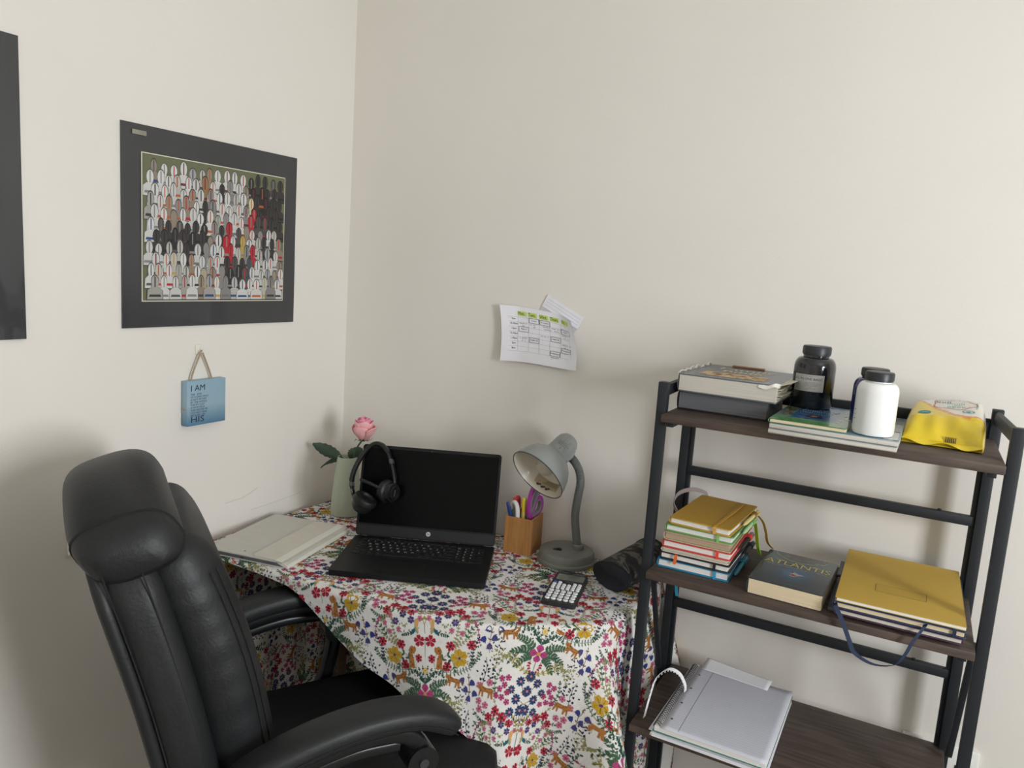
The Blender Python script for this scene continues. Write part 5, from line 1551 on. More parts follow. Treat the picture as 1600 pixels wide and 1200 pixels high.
# ------------------------------------------------------------------ bottom shelf: spiral pad on loose papers
z3 = SH3 + 0.0006
rng = random.Random(9)
for k in range(7):
    mb = MB().box((0, 0, 0.0009), (0.226, 0.300, 0.0018))
    o = mb.build('paper_sheaf', M_PAPER, None, smooth=False)
    o.location = (1.136 + 0.113 + rng.uniform(-0.003, 0.003), -0.374 + 0.150 + rng.uniform(-0.004, 0.004), z3 + k * 0.0022)
    o.rotation_euler = (0, 0, radians(rng.uniform(-1.6, 1.6)))
    tag(o, 'white sheaf of loose paper lying under the spiral pad', 'paper', 'loose paper under the spiral pad')
z4 = z3 + 0.0168
t = thing('spiral_pad', 'ruled spiral-bound pad on the lowest visible shelf', 'notepad', (1.1405, -0.384, z4), radians(-0.5))
PWd, PLn = 0.222, 0.305
MB().rbox((PWd / 2, PLn / 2, 0.0008), (PWd, PLn, 0.0012), 0.0004, seg=1).build('back_board', mat('green_grey_board', (66, 124, 110), 0.6), t)
MB().rbox((PWd / 2 + 0.001, PLn / 2, 0.0060), (PWd - 0.004, PLn - 0.004, 0.0090), 0.0006, seg=1).build('page_block', P_WHITE, t)
n = 16; vs = []; fs = []
for i in range(n + 1):
    for j in range(n + 1):
        a, b_ = i / n, j / n
        zt = 0.0112 + 0.0012 * sin(a * 3 + 1) * sin(b_ * 4) + 0.004 * max(0, a - 0.9) * 2 * b_
        vs.append((0.0155 + a * (PWd - 0.0165), 0.001 + b_ * (PLn - 0.002), zt))
for i in range(n):
    for j in range(n):
        k = i * (n + 1) + j; fs.append((k, k + n + 1, k + n + 2, k + 1))
o = MB().add(vs, fs).build('top_page', mat('bluish_white_page', (206, 208, 218), 0.8, var=0.03), t)
md = o.modifiers.new('thickness', 'SOLIDIFY'); md.thickness = 0.0004
def pad_z(a, b_): return 0.0112 + 0.0012 * np.sin(a * 3 + 1) * np.sin(b_ * 4) + 0.004 * np.maximum(0, a - 0.9) * 2 * b_
pr = Pr()
for k in range(34):
    y = 0.016 + k * 0.0083
    for s_ in range(6): pr.line(0.026 + s_ * 0.0315, y, 0.026 + (s_ + 1) * 0.0315, y, 0.0006, (176, 182, 198), 0)
for s_ in range(10): pr.line(0.050, 0.008 + s_ * 0.0285, 0.050, 0.008 + (s_ + 1) * 0.0285, 0.0008, (128, 130, 146), 1)
for y in (0.045, 0.115, 0.185, 0.255): pr.disc(0.026, y, 0.0028, 0.0028, (60, 60, 66), 2, 12)
pr.build('ruling_print', lambda P, e: np.stack([P[:, 0], P[:, 1], pad_z((P[:, 0] - 0.0155) / (PWd - 0.0165), (P[:, 1] - 0.001) / (PLn - 0.002)) + 0.0003 + e], 1), M_INK, t)
pts = []
turns = 38
for k in range(turns * 10 + 1):
    a = 2 * pi * k / 10
    pts.append((0.0070 + 0.0078 * cos(a), 0.008 + (PLn - 0.016) * k / (turns * 10), 0.0066 + 0.0085 * sin(a)))
MB().tube(pts, 0.0011, 5).build('spiral_wire', mat('grey_wire', (96, 98, 106), 0.35, 0.6), t)
t = thing('loose_sheet', 'curled white sheet poking out behind the spiral pad', 'paper', (1.165, -0.100, z4 + 0.0125), radians(-4))
vs = []; fs = []
n = 14
for i in range(n + 1):
    for j in range(n + 1):
        a, b_ = i / n, j / n
        vs.append((a * 0.15, b_ * 0.045, 0.0010 + 0.006 * b_ * (1 - a) ** 1.5 + 0.002 * b_))
for i in range(n):
    for j in range(n):
        k = i * (n + 1) + j; fs.append((k, k + n + 1, k + n + 2, k + 1))
o = MB().add(vs, fs).build('sheet', M_PAPER, t)
md = o.modifiers.new('thickness', 'SOLIDIFY'); md.thickness = 0.0005
# torn strip curling off the pad
t = thing('torn_paper_strip', 'curled perforated paper strip arching over the spiral pad', 'paper strip', (1.108, -0.30, z3))
M_STRIP = mat('white_strip', (238, 238, 242), 0.7)
cpts = bez([(-0.003, -0.022, -0.004 + 0.006), (-0.004, 0.010, 0.035), (-0.002, 0.040, 0.062), (0.016, 0.062, 0.078), (0.038, 0.072, 0.070), (0.052, 0.074, 0.048), (0.054, 0.076, 0.032)], 48)
MB().strip(cpts, (0.0012, 0.0042, 0.0012), 0.0007).build('strip', M_STRIP, t)
for k in range(8, 44, 2):
    p = cpts[k]; q = cpts[k + 1]
    mb = MB(); dn = Vector((0.2, -0.9, -0.3)).normalized()
    mb.strip([p + dn * 0.004, p + dn * 0.0075], (q - p) * 0.35, 0.0006); mb.build('torn_tooth', M_STRIP, t, smooth=False)

# ------------------------------------------------------------------ top shelf
ZS = SH1 + 0.0006
t, fc = hardback('hardback', 'thick dark hardback with black page edges under the family Bible', 'book', (1.0885, -0.252, ZS), radians(-1.0), 0.182, 0.180, 0.0380, mat('black_red_cover', (40, 34, 38), 0.4, var=0.1), P_BLACK, board=0.0025, lip=0.003)
MB().box((0.0000 + 0.0008, 0.09, 0.020), (0.0012, 0.17, 0.030)).build('red_spine_cloth', mat('dark_red_cloth', (96, 46, 50), 0.6), t, smooth=False)
pr = Pr()
for k, (x, wd, c) in enumerate(((0.022, 0.012, (206, 158, 118)), (0.036, 0.010, (170, 92, 72)), (0.050, 0.006, (160, 80, 72)))): pr.poly([(x, 0.003), (x + wd, 0.003), (x + wd - 0.001, 0.007), (x + 0.001, 0.007)], c, 0)
pr.scrawl(9, 0.070, 0.006, 0.007, (120, 84, 70), 0, seed=4)
pr.build('cover_print', flat_xy(0.0381), M_GLOSSINK, t)

zb = ZS + 0.0390
t, fc = hardback('hardback', 'worn grey family Bible lying on top of the dark hardback', 'book', (1.0905, -0.268, zb), radians(-2.2), 0.196, 0.246, 0.036, mat('sheen_grey_dust_jacket', (92, 98, 108), 0.35, var=0.06, coat=0.2), P_GREY, board=0.0022, lip=0.0005)  # grey-blue jacket: sheen on a dark cover painted into the base colour
pr = Pr()
pr.rect(0.030, 0.030, 0.160, 0.100, (214, 184, 138), 0)
rng = random.Random(21)
for k in range(46):
    x, y = rng.uniform(0.036, 0.154), rng.uniform(0.036, 0.094)
    pr.disc(x, y, rng.uniform(0.003, 0.008), rng.uniform(0.002, 0.004), rng.choice([(196, 140, 104), (176, 112, 84), (222, 190, 140), (160, 130, 110), (120, 112, 108), (206, 150, 100)]), 1 + k, 8)
pr.text('Family', 0.095, 0.182, 0.050, (222, 212, 164), 2, 'CENTER', sx=0.95); pr.text('Bible', 0.095, 0.135, 0.046, (222, 212, 164), 2, 'CENTER', sx=0.95)
pr.build('cover_print', flat_xy(0.0361), M_INK, t, step=0.00003)
M_TORN = mat('torn_white_paper', (226, 224, 214), 0.8)
for k, (y0, y1, tilt) in enumerate(((0.004, 0.078, 0.004), (0.075, 0.150, 0.007), (0.165, 0.240, 0.005))):
    mb = MB(); n = 7; ring = []
    P_ = [(-0.001 - 0.002 * (i % 2), y0 + (y1 - y0) * i / n, 0.034 + tilt * sin(i * 0.9) ** 2 + 0.002) for i in range(n + 1)]
    mb.strip(P_, (0.0022, 0.0, 0.0018), 0.0008); mb.build('torn_jacket_edge', M_TORN, t, smooth=False)
for k in range(7):
    zz = 0.005 + k * 0.0043
    mb = MB(); ln = 0.240
    P_ = [(0.188, 0.002 + ln * i / 8, zz + 0.0016 * sin(i * 1.2 + k)) for i in range(9)]
    mb.strip(P_, (0.0085 + 0.0035 * ((k * 7) % 3), 0, 0.0035 * (k / 6)), 0.0012); mb.build('loose_page', mat('aged_page', (204, 200, 180), 0.8, var=0.1, vscale=30), t)
mb = MB(); mb.strip(bez([(0.188, 0.002, 0.033), (0.197, 0.010, 0.036), (0.204, 0.05, 0.037), (0.207, 0.14, 0.040), (0.207, 0.200, 0.050)], 14), (0.011, 0.002, 0.002), 0.0007); mb.build('curled_page', mat('aged_page', (204, 200, 180), 0.8), t)
mb = MB(); mb.strip(bez([(0.160, 0.000, 0.032), (0.176, -0.003, 0.030), (0.190, -0.002, 0.036), (0.199, 0.006, 0.034)], 10), (0.001, 0.002, 0.0035), 0.0006); mb.build('torn_page', M_TORN, t)
t = thing('leather_bookmark', 'brown strip of card lying behind the Bible title', 'bookmark', (1.148, -0.040, zb + 0.0368), radians(-3))
MB().rbox((0.035, 0.006, 0.0016), (0.070, 0.014, 0.0030), 0.0006).build('strip', mat('tan_leather', (160, 108, 66), 0.6, var=0.1), t)

# magazines and picture book
M_BLUEC = mat('pale_blue_cover', (118, 152, 170), 0.3, var=0.15, vscale=14, coat=0.3)
M_GREYC = mat('grey_magazine_cover', (150, 152, 150), 0.35, var=0.1, vscale=14)
t = thing('magazine', 'grey-covered magazine lowest of the two under the green picture book', 'magazine', (1.292, -0.372, ZS), radians(-1.5), 'magazines on the top shelf')
MB().rbox((0.105, 0.140, 0.0042), (0.210, 0.280, 0.0076), 0.0016, seg=2).build('leaves', P_GREY, t)
MB().prism(rrect(0.210, 0.280, 0.003, 2, 0.105, 0.140), 0.0080, 0.0086).build('front_cover', M_GREYC, t)
MB().prism(rrect(0.210, 0.280, 0.003, 2, 0.105, 0.140), 0.0, 0.0004).build('back_cover', M_GREYC, t)
t = thing('magazine', 'pale blue magazine under the white jar and the green picture book', 'magazine', (1.293, -0.371, ZS + 0.0002), radians(-1.2), 'magazines on the top shelf')
MB().rbox((0.105, 0.140, 0.0133), (0.210, 0.280, 0.0080), 0.0016, seg=2).build('leaves', P_GREY, t)
MB().prism(rrect(0.210, 0.280, 0.003, 2, 0.105, 0.140), 0.0088, 0.0093).build('back_cover', M_BLUEC, t)
MB().prism(rrect(0.211, 0.281, 0.003, 2, 0.105, 0.141), 0.0173, 0.0179).build('front_cover', M_BLUEC, t)
pr = Pr(); pr.rect(0.186, 0.010, 0.208, 0.090, (206, 206, 196), 0); pr.rect(0.186, 0.10, 0.208, 0.27, (132, 140, 130), 0)
pr.build('cover_print', flat_xy(0.0181), M_GLOSSINK, t)
zg = ZS + 0.0186
t, fc = hardback('picture_book', 'thin picture book with a blue and green cover under the black jar', 'book', (1.290, -0.366, zg), radians(-1.5), 0.131, 0.246, 0.0072, mat('green_picture_cover', (92, 140, 96), 0.28, coat=0.4), P_CREAM, board=0.0008, lip=0.0006)
pr = Pr()
pr.rect(0.001, 0.001, 0.130, 0.030, (86, 146, 84), 0); pr.rect(0.001, 0.030, 0.130, 0.046, (104, 160, 110), 0)
pr.rect(0.001, 0.046, 0.130, 0.245, (120, 146, 138), 0); pr.rect(0.028, 0.050, 0.104, 0.245, (56, 104, 152), 1)
rng = random.Random(31)
for k in range(40):
    pr.disc(rng.uniform(0.034, 0.098), rng.uniform(0.056, 0.235), 0.005, 0.006, rng.choice([(58, 110, 158), (52, 98, 146), (64, 116, 164)]), 2 + k)
for k in range(16): pr.disc(rng.uniform(0.006, 0.026), rng.uniform(0.05, 0.22), 0.0045, 0.010, rng.choice([(120, 116, 84), (150, 120, 84), (84, 100, 76)]), 2 + k)
for k in range(14): pr.disc(rng.uniform(0.108, 0.126), rng.uniform(0.05, 0.22), 0.0035, 0.010, rng.choice([(170, 172, 168), (150, 156, 152), (130, 150, 130)]), 2 + k)
pr.poly([(0.050, 0.080), (0.064, 0.070), (0.082, 0.078), (0.076, 0.100), (0.062, 0.094), (0.056, 0.112)], (84, 52, 58), 44); pr.poly([(0.060, 0.078), (0.070, 0.076), (0.072, 0.090), (0.062, 0.090)], (190, 122, 112), 46)
pr.scrawl(7, 0.064, 0.152, 0.0150, (206, 210, 190), 46, 'CENTER', seed=6); pr.scrawl(8, 0.066, 0.130, 0.0150, (206, 210, 190), 46, 'CENTER', seed=7)
pr.build('cover_print', flat_xy(0.0073), M_GLOSSINK, t, step=0.00002)

# jars
M_JBLK = mat('glossy_black_jar', (24, 26, 30), 0.16, var=0.02, coat=0.5)
M_LID = mat('black_ribbed_lid', (38, 41, 45), 0.42)
def jar(name, label, loc, r, hb, rn, rc, hc, body_m, shoulder=0.03, neck=0.012):
    t = thing(name, label, 'jar', loc)
    prof = [(0.001, 0.002), (r * 0.86, 0.0), (r * 0.95, 0.0015), (r, 0.006), (r, hb - shoulder)]
    for k in range(1, 8):
        a = k / 7 * pi / 2
        prof.append((rn + (r - rn) * cos(a) ** 0.85 if k < 7 else rn, hb - shoulder + shoulder * sin(a)))
    prof += [(rn, hb + neck), (rn * 0.9, hb + neck)]
    MB().lathe(prof, 56).build('jar_body', body_m, t)
    n = 56; rings = []
    for z_, kk in ((hb + neck - 0.0015, 1.0), (hb + neck + hc * 0.80, 1.0), (hb + neck + hc, 0.95), (hb + neck + hc + 0.0004, 0.80)):
        rings.append([(rc * kk * (1 + (0.008 if (j % 2 and kk == 1.0) else 0)) * cos(2 * pi * j / n), rc * kk * (1 + (0.008 if (j % 2 and kk == 1.0) else 0)) * sin(2 * pi * j / n), z_) for j in range(n)])
    MB().loft(rings).build('lid', M_LID, t)
    MB().lathe([(rc * 0.92, hb + neck - 0.0045), (rc * 0.96, hb + neck - 0.004), (rc * 0.96, hb + neck - 0.0018)], 40).build('seal_ring', M_LID, t)
    return t
t = jar('supplement_jar', 'large black jar with a grey label and black lid', (1.3345, -0.158, zg + 0.0076), 0.0395, 0.1015, 0.0245, 0.0270, 0.014, M_JBLK, shoulder=0.022, neck=0.008)
def cyl_map(r, a0, z0):
    return lambda P, e: np.stack([(r + e) * np.cos(a0 + P[:, 0] / r), (r + e) * np.sin(a0 + P[:, 0] / r), z0 + P[:, 1]], 1)
pr = Pr(); LB = (196, 196, 190)
for k in range(14): pr.rect(-0.031 + k * 0.0043, -0.0165, -0.031 + (k + 1) * 0.0043, 0.0165, LB, 0)
pr.text('ALL IN ONE BASIC', -0.002, 0.0078, 0.0068, (52, 52, 54), 2, 'CENTER')
for k in range(6): pr.scrawl((30, 32, 28, 22, 26, 18)[k], -0.027, 0.0012 - k * 0.0029, 0.0028, (118, 118, 118), 2, seed=k)
pr.scrawl(24, 0.0, 0.0135, 0.0026, (124, 124, 122), 2, 'CENTER')
pr.build('label', cyl_map(0.0395, math.atan2(-1.64, 0.18) - 0.22, 0.052), M_INK, t)
t = jar('supplement_jar', 'white jar with a black lid in front of a blue jar', (1.4600, -0.335, ZS + 0.0186), 0.0338, 0.092, 0.0205, 0.0232, 0.0115, mat('glossy_white_jar', (236, 238, 236), 0.28, coat=0.3), shoulder=0.018, neck=0.006)
pr = Pr()
for k, z_ in enumerate((0.0, -0.008, -0.016)): pr.rect(-0.004, z_, 0.003, z_ + 0.0008, (70, 70, 74), 0)
pr.build('label_edge_print', cyl_map(0.0338, math.atan2(-1.46, 0.055) - 1.15, 0.042), M_INK, t)
t = jar('supplement_jar', 'dark blue jar with a black lid half hidden behind the white jar', (1.4480, -0.235, ZS + 0.0186), 0.0345, 0.088, 0.0215, 0.0240, 0.0120, mat('glossy_navy_jar', (36, 40, 96), 0.2, coat=0.5), shoulder=0.020, neck=0.006)

# wet wipes
t = thing('wipes_packet', 'soft yellow and white wet-wipe packet at the end of the top shelf', 'wipes', (1.5740, -0.163, ZS), radians(-3))
WX, WY, WZ = 0.064, 0.096, 0.054
n = 56
def wtop(u, v):
    pu = (1 - np.abs(np.clip(u, -1, 1)) ** 9) ** 0.5; pv = (1 - np.abs(np.clip(v, -1, 1)) ** 9) ** 0.5
    slope = 0.62 + 0.46 * (v + 1) * 0.5 + 0.10 * np.clip(u, -1, 1) * (v > -0.5)
    front = np.where(v < -0.55, 1 - (-0.55 - v) * 0.9, 1)
    wr = 1 + 0.06 * np.sin(9 * u + 3 * v) * np.exp(-((v + 0.8) / 0.25) ** 2) + 0.03 * np.sin(13 * u - 2) * (v < -0.5)
    return 0.064 * pu * pv * slope * wr * front
vs = []; fs = []; cols = []
CY, CO, CW = (238, 208, 40), (226, 138, 66), (232, 228, 216)
def wcol(u, v):
    line = float(np.interp(u, [-1, -0.7, -0.3, 0.2, 0.5, 1.0], [0.95, 0.55, 0.0, -0.42, -0.50, -0.36]))
    if v < line: return CY
    if v < line + float(np.interp(u, [-1, 0, 0.4, 1], [0.06, 0.14, 0.12, 0.05])): return CO
    if u < -0.86: return CY
    return CW
U = np.linspace(-1, 1, n + 1)
for side in (1, 0):
    for u in U:
        for v in U:
            us, vs_ = math.copysign(abs(u) ** 0.8, u), math.copysign(abs(v) ** 0.8, v)
            z_ = float(wtop(np.array([us]), np.array([vs_]))[0]) if side else 0.0
            bulge = 1 + 0.05 * (1 - vs_ ** 2)
            vs.append((us * WX * bulge, vs_ * WY, 0.002 + z_ if side else 0.001 - 0.001 * abs(us)))
            cols.append(wcol(us, vs_) if side else CY)
q = (n + 1) ** 2
for i in range(n):
    for j in range(n):
        k = i * (n + 1) + j
        fs.append((k, k + n + 1, k + n + 2, k + 1)); fs.append((q + k, q + k + 1, q + k + n + 2, q + k + n + 1))
for i in range(n):
    for k0, k1 in ((i, i + 1), (n * (n + 1) + i, n * (n + 1) + i + 1), (i * (n + 1), (i + 1) * (n + 1)), (i * (n + 1) + n, (i + 1) * (n + 1) + n)): fs.append((k0, k1, q + k1, q + k0))
me = bpy.data.meshes.new('packet'); me.from_pydata(vs, [], fs)
at = me.attributes.new('ink', 'FLOAT_COLOR', 'POINT')
at.data.foreach_set('color', np.array([(*lin(c), 1) for c in cols], np.float32).ravel())
bm = bmesh.new(); bm.from_mesh(me); bmesh.ops.recalc_face_normals(bm, faces=bm.faces[:]); bm.to_mesh(me); bm.free()
me.polygons.foreach_set('use_smooth', [True] * len(me.polygons))
me.materials.append(mat_print('glossy_wrapper', 0.32, coat=0.25)); link(bpy.data.objects.new('packet', me), t)
mb = MB(); rings = []
for i in range(25):
    u = -1 + 2 * i / 24
    rings.append([(u * WX * 0.98, -WY + 0.002, 0.002), (u * WX * 0.98, -WY - 0.010 - 0.002 * sin(u * 5), 0.0015 + 0.004 * (1 + sin(u * 6 + 1))), (u * WX * 0.98, -WY - 0.010 - 0.002 * sin(u * 5), 0.0026 + 0.004 * (1 + sin(u * 6 + 1))), (u * WX * 0.98, -WY + 0.002, 0.010)])
mb.loft(rings); mb.build('end_crimp', mat('yellow_wrapper', (232, 204, 48), 0.35), t)
pr = Pr(); TE = (44, 150, 158); OG = (206, 120, 78)
def blob(cx, cy, rx, ry, w_, col, layer, lobes=5):
    N = 40; pts = []; ff = []
    for k in range(N):
        a = 2 * pi * k / N; m_ = 1 + 0.10 * cos(lobes * a)
        pts += [(cx + rx * m_ * cos(a), cy + ry * m_ * sin(a)), (cx + (rx - w_) * m_ * cos(a), cy + (ry - w_) * m_ * sin(a))]
        j = (k + 1) % N; ff.append((2 * k, 2 * j, 2 * j + 1, 2 * k + 1))
    pr.faces(pts, ff, col, layer)
blob(0.010, 0.036, 0.036, 0.034, 0.0018, OG, 1)
pr.scrawl(3, -0.008, 0.048, 0.016, (50, 110, 150), 2, 'CENTER', seed=3); pr.scrawl(4, 0.012, 0.040, 0.014, (140, 196, 200), 2, 'CENTER', seed=5); pr.scrawl(2, 0.016, 0.029, 0.012, (120, 186, 190), 2, 'CENTER', seed=7); pr.scrawl(4, 0.014, 0.018, 0.014, (120, 186, 190), 2, 'CENTER', seed=9)
pr.ring(0.034, -0.012, 0.010, 0.009, 0.0016, TE, 2); pr.disc(0.034, -0.012, 0.004, 0.004, (120, 180, 184), 2)
for k in range(3): pr.ring(-0.030 + k * 0.020, 0.074, 0.008, 0.006, 0.0012, (90, 168, 176), 2)
pr.disc(-0.036, -0.024, 0.011, 0.010, TE, 2, 16); pr.scrawl(4, -0.036, -0.024, 0.006, (226, 240, 240), 3, 'CENTER', seed=2)
pr.scrawl(11, 0.046, 0.034, 0.0070, TE, 2, 'CENTER', rot=radians(90), seed=11); pr.scrawl(13, 0.054, 0.040, 0.0052, (110, 180, 186), 2, 'CENTER', rot=radians(90), seed=12)
pr.build('packet_print', lambda P, e: np.stack([P[:, 0], P[:, 1], 0.0024 + wtop(P[:, 0] / WX, P[:, 1] / WY) + e], 1), M_INK, t)
mb = MB()
for k in range(6): mb.box((0.006 + k * 0.0030, -WY + 0.0005, 0.014), (0.0014, 0.001, 0.012))
bc = mb.build('barcode', mat('barcode_black', (52, 46, 30), 0.6), t, smooth=False); bc['kind'] = 'stuff'

# ------------------------------------------------------------------ office chair
CHX, CHY, CHA = 0.536, -0.704, radians(57)
t = thing('office_chair', 'black padded executive office chair pushed towards the desk', 'chair', (CHX, CHY, 0), CHA)
M_LEA = mat('black_faux_leather', (27, 29, 31), 0.50, var=0.08, vscale=30, bump=0.25, bscale=160, spec=0.45)
M_LEA2 = mat('black_faux_leather_seat', (20, 21, 23), 0.6, var=0.08, vscale=30, bump=0.25, bscale=160, spec=0.35)
M_PLA = mat('black_moulded_plastic', (22, 24, 26), 0.32, var=0.04)
M_THR = mat('black_thread', (20, 20, 22), 0.8)
spine = bez([(-0.205, 0, 0.455), (-0.236, 0, 0.60), (-0.277, 0, 0.78), (-0.322, 0, 0.94), (-0.362, 0, 1.068)], 48)
def frame(f):
    x = f * (len(spine) - 1); i = min(int(x), len(spine) - 2); k = x - i
    p = spine[i].lerp(spine[i + 1], k); T_ = (spine[i + 1] - spine[i]).normalized()
    N_ = Vector((T_.z, 0, -T_.x))               # towards the sitter
    return p, T_, N_
def slab_ring(f, w, th, off, r, n=10, squash=1.0):
    p, T_, N_ = frame(min(max(f, 0), 1))
    ext = (f - 1) * 0.69 if f > 1 else (f * 0.69 if f < 0 else 0)
    c = p + T_ * ext + N_ * off
    return [c + Vector((0, y, 0)) + N_ * x for y, x in rrect(w, th, min(r, th * 0.49, w * 0.49), n)]
def cushion(name, fs_, w, th, off, m, r=0.03, end=0.5, wf=None, of=None, tf=None, arch=0.060):
    rings = []
    N = 64
    for k in range(N + 1):
        u = k / N
        f = fs_[0] + (fs_[1] - fs_[0]) * u
        e = (1 - abs(2 * u - 1) ** 8) ** 0.5 if end else 1
        e = max(e, 0.02)
        ww = (wf(u) if wf else w); tt = tf(u) if tf else th; oo = of(u) if of else off
        ring = slab_ring(f, ww * (0.80 + 0.20 * e), tt * (0.12 + 0.88 * e), oo, r * e + 0.001)
        if arch:
            T_ = frame(min(max(f, 0), 1))[1]
            ring = [p - T_ * (arch * min(1, max(0, f - 0.55) / 0.35) * (abs(p.y) / 0.25) ** 2.2) for p in ring]
        rings.append(ring)
    return MB().loft(rings).build(name, m, t, angle=60)
cushion('back_shell', (0.02, 0.975), 0.47, 0.024, -0.042, M_LEA, r=0.011, wf=lambda u: 0.440 + 0.02 * sin(pi * u) - 0.02 * max(0, u - 0.85) * 6)
cushion('back_cushion', (0.0, 0.965), 0.50, 0.080, 0.0, M_LEA, r=0.030, wf=lambda u: 0.452 + 0.022 * sin(pi * u) - 0.02 * max(0, u - 0.85) * 6)
hc, hT, hN = frame(0.965)
rings = []
for k in range(33):
    b_ = -1 + 2 * k / 32
    e = max(0.10, (1 - abs(b_) ** 10) ** 0.5)
    c_ = hc + hN * 0.016 - hT * (0.046 * abs(b_) ** 1.8) + Vector((0, b_ * 0.232, 0))
    ring = []
    for q in range(36):
        a = 2 * pi * q / 36
        ca, sa = cos(a), sin(a)
        x_ = math.copysign(abs(ca) ** 0.70, ca) * 0.074 * (0.45 + 0.55 * e); y_ = math.copysign(abs(sa) ** 0.70, sa) * 0.047 * (0.40 + 0.60 * e)
        x_ += -0.012 * (y_ / 0.047)                        # leans back over the top
        ring.append(c_ + hN * x_ + hT * y_)
    rings.append(ring)
MB().loft(rings).build('headrest', M_LEA, t, angle=70)
for sg in (-1, 1):                                         # piped edges of the headrest roll
    r0 = [rings[3 if sg < 0 else 29][q % 36] for q in range(37)]
    MB().tube([p + (p - hc).normalized() * 0.0006 for p in r0], 0.0014, 5).build('seam', M_THR, t)
PADW = lambda u: 0.392 + 0.025 * sin(pi * u) + 0.0010 * sin(74 * u) + 0.0008 * sin(41 * u + 1)
PADO = lambda u: 0.064 + 0.014 * sin(pi * min(1, u * 1.1))
cushion('back_pad', (0.06, 0.865), 0.40, 0.125, 0.07, M_LEA, r=0.060, of=PADO, wf=PADW, arch=0.03)
# stitched seams following the pad edge
for sg in (-1, 1):
    for kk, (dn, dw) in enumerate(((0.0505, 0.0226), (0.0400, 0.0116))):
        pth = []
        for k in range(25):
            u = 0.08 + 0.76 * k / 24
            p, T_, N_ = frame(0.06 + 0.805 * u)
            pth.append(p + N_ * (PADO(u) + dn) + Vector((0, sg * (PADW(u) / 2 - dw), 0)))
        MB().tube(pth, 0.0012, 5).build('seam', M_THR, t)
for off, ww in ((-0.0300, 0.252), (0.0200, 0.2545)):
    pth = []
    for k in range(25):
        f = 0.03 + 0.84 * k / 24; u = f
        p, T_, N_ = frame(f)
        pth.append(p + N_ * off + Vector((0, -((0.452 + 0.022 * sin(pi * u)) / 2 - (0.003 if off > 0 else 0.0055)) , 0)))
    MB().tube(pth, 0.0013, 5).build('seam', M_THR, t)
# creases of gathered leather on the pad's edge
rng = random.Random(2)
# seat
rings = []
def seat_ring(z, kx, r): return [(x, y, z) for x, y in rrect(0.56 * kx, 0.50 * kx, r, 6, 0.065, 0)]
MB().loft([seat_ring(0.375, 0.86, 0.08), seat_ring(0.385, 0.97, 0.09), seat_ring(0.42, 1.0, 0.10), seat_ring(0.445, 0.985, 0.10), seat_ring(0.455, 0.90, 0.09)]).build('seat_base', M_LEA2, t, angle=60)
def seat_pad(z, kx, r): return [(x, y, z + 0.012 * (x - 0.03) * 2) for x, y in rrect(0.53 * kx, 0.46 * kx, r, 6, 0.080, 0)]
MB().loft([seat_pad(0.448, 0.95, 0.08), seat_pad(0.465, 1.0, 0.09), seat_pad(0.490, 0.99, 0.09), seat_pad(0.504, 0.93, 0.085), seat_pad(0.508, 0.80, 0.07), seat_pad(0.504, 0.3, 0.03)]).build('seat', M_LEA2, t, angle=60)
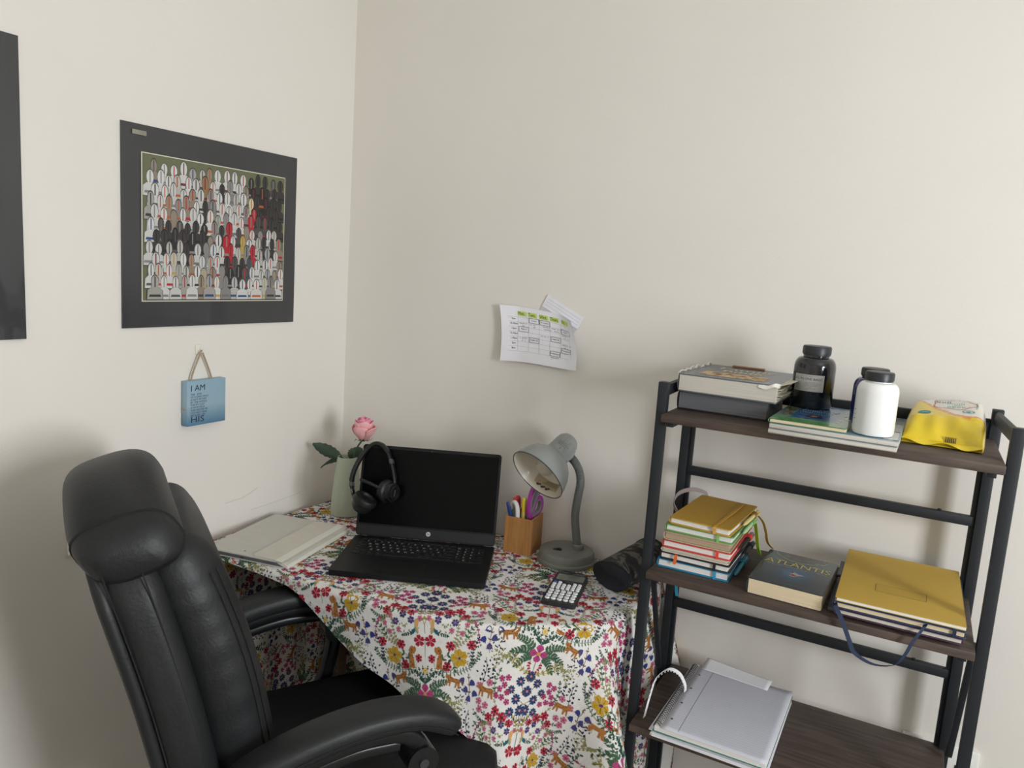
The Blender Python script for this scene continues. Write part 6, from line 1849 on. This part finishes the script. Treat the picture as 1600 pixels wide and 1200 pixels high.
# arms
for sg in (-1, 1):
    yb = sg * 0.265
    pad = bez([(-0.215, yb, 0.628), (-0.150, yb, 0.655), (-0.060, yb, 0.682), (0.030, yb, 0.694), (0.110, yb, 0.689), (0.165, yb, 0.667), (0.193, yb, 0.642)], 36)
    prof = []
    for k in range(len(pad)):
        u = k / (len(pad) - 1)
        e = max(0.25, (1 - abs(2 * u - 1) ** 7) ** 0.5)
        prof.append(((0.034 + 0.004 * sin(pi * u)) * e, 0.0215 * e))
    arm = MB().tube(pad, prof, 20, up=(0, 0, 1)).build('armrest', M_LEA, t, angle=70)
    for s2 in (-1, 1):
        sp_ = [p + Vector((0, s2 * (0.0375 + 0.000) * min(1, (1 - abs(2 * k / (len(pad) - 1) - 1) ** 7) ** 0.5 + 0.02), -0.006)) for k, p in enumerate(pad)][2:-2]
        MB().tube(sp_, 0.0011, 5).build('armrest_seam', M_THR, arm)
    under = bez([(-0.225, yb, 0.588), (-0.160, yb, 0.622), (-0.060, yb, 0.653), (0.030, yb, 0.665), (0.090, yb, 0.657), (0.122, yb, 0.625), (0.122, yb, 0.575), (0.112, yb, 0.520), (0.095, yb, 0.465), (0.05, yb, 0.410), (-0.06, yb, 0.392)], 60)
    MB().tube(under, (0.0165, 0.0185), 14, up=(0, 1, 0)).build('arm_frame', M_PLA, t, angle=60)
    under2 = bez([(-0.20, yb, 0.575), (-0.10, yb, 0.614), (0.00, yb, 0.635), (0.085, yb, 0.634)], 24)
    MB().tube(under2, (0.010, 0.006), 12, up=(0, 1, 0)).build('arm_inner_rib', M_PLA, t, angle=60)
    mb = MB(); mb.tube([(0.122, yb - 0.026, 0.606), (0.122, yb + 0.026, 0.606)], 0.0285, 28); mb.build('arm_hub', M_PLA, t)
    mb = MB(); mb.tube([(0.122, yb + sg * 0.024, 0.606), (0.122, yb + sg * 0.030, 0.606)], 0.0085, 18); mb.build('arm_bolt', mat('grey_bolt', (90, 92, 96), 0.3, 0.7), t)
    MB().rbox((0.0, sg * 0.225, 0.385), (0.16, 0.10, 0.014), 0.004).build('arm_bracket', M_PLA, t)
    MB().tube([(-0.205, yb, 0.600), (-0.235, yb * 0.92, 0.540)], (0.018, 0.010), 12, up=(0, 1, 0)).build('arm_rear_mount', M_PLA, t)
# base
MB().lathe([(0.030, 0.11), (0.030, 0.24), (0.018, 0.245), (0.018, 0.36), (0.001, 0.36)], 24).build('gas_column', M_PLA, t)
MB().rbox((0.0, 0, 0.362), (0.22, 0.18, 0.03), 0.008).build('tilt_mechanism', M_PLA, t)
for k in range(5):
    a = 2 * pi * k / 5 + 0.3
    d = Vector((cos(a), sin(a), 0))
    MB().tube([d * 0.025 + Vector((0, 0, 0.115)), d * 0.15 + Vector((0, 0, 0.10)), d * 0.31 + Vector((0, 0, 0.075))], [(0.026, 0.018), (0.022, 0.015), (0.018, 0.010)], 12, up=(0, 0, 1)).build('base_leg', M_PLA, t)
    sd = Vector((-sin(a), cos(a), 0))
    ca = MB(); c_ = d * 0.305 + Vector((0, 0, 0.026))
    for w_ in (-1, 1): ca.tube([c_ + sd * (w_ * 0.006), c_ + sd * (w_ * 0.022)], 0.026, 18)
    ca.tube([c_ + Vector((0, 0, 0.0)), c_ + Vector((0, 0, 0.05))], 0.007, 10)
    ca.build('caster', M_PLA, t)
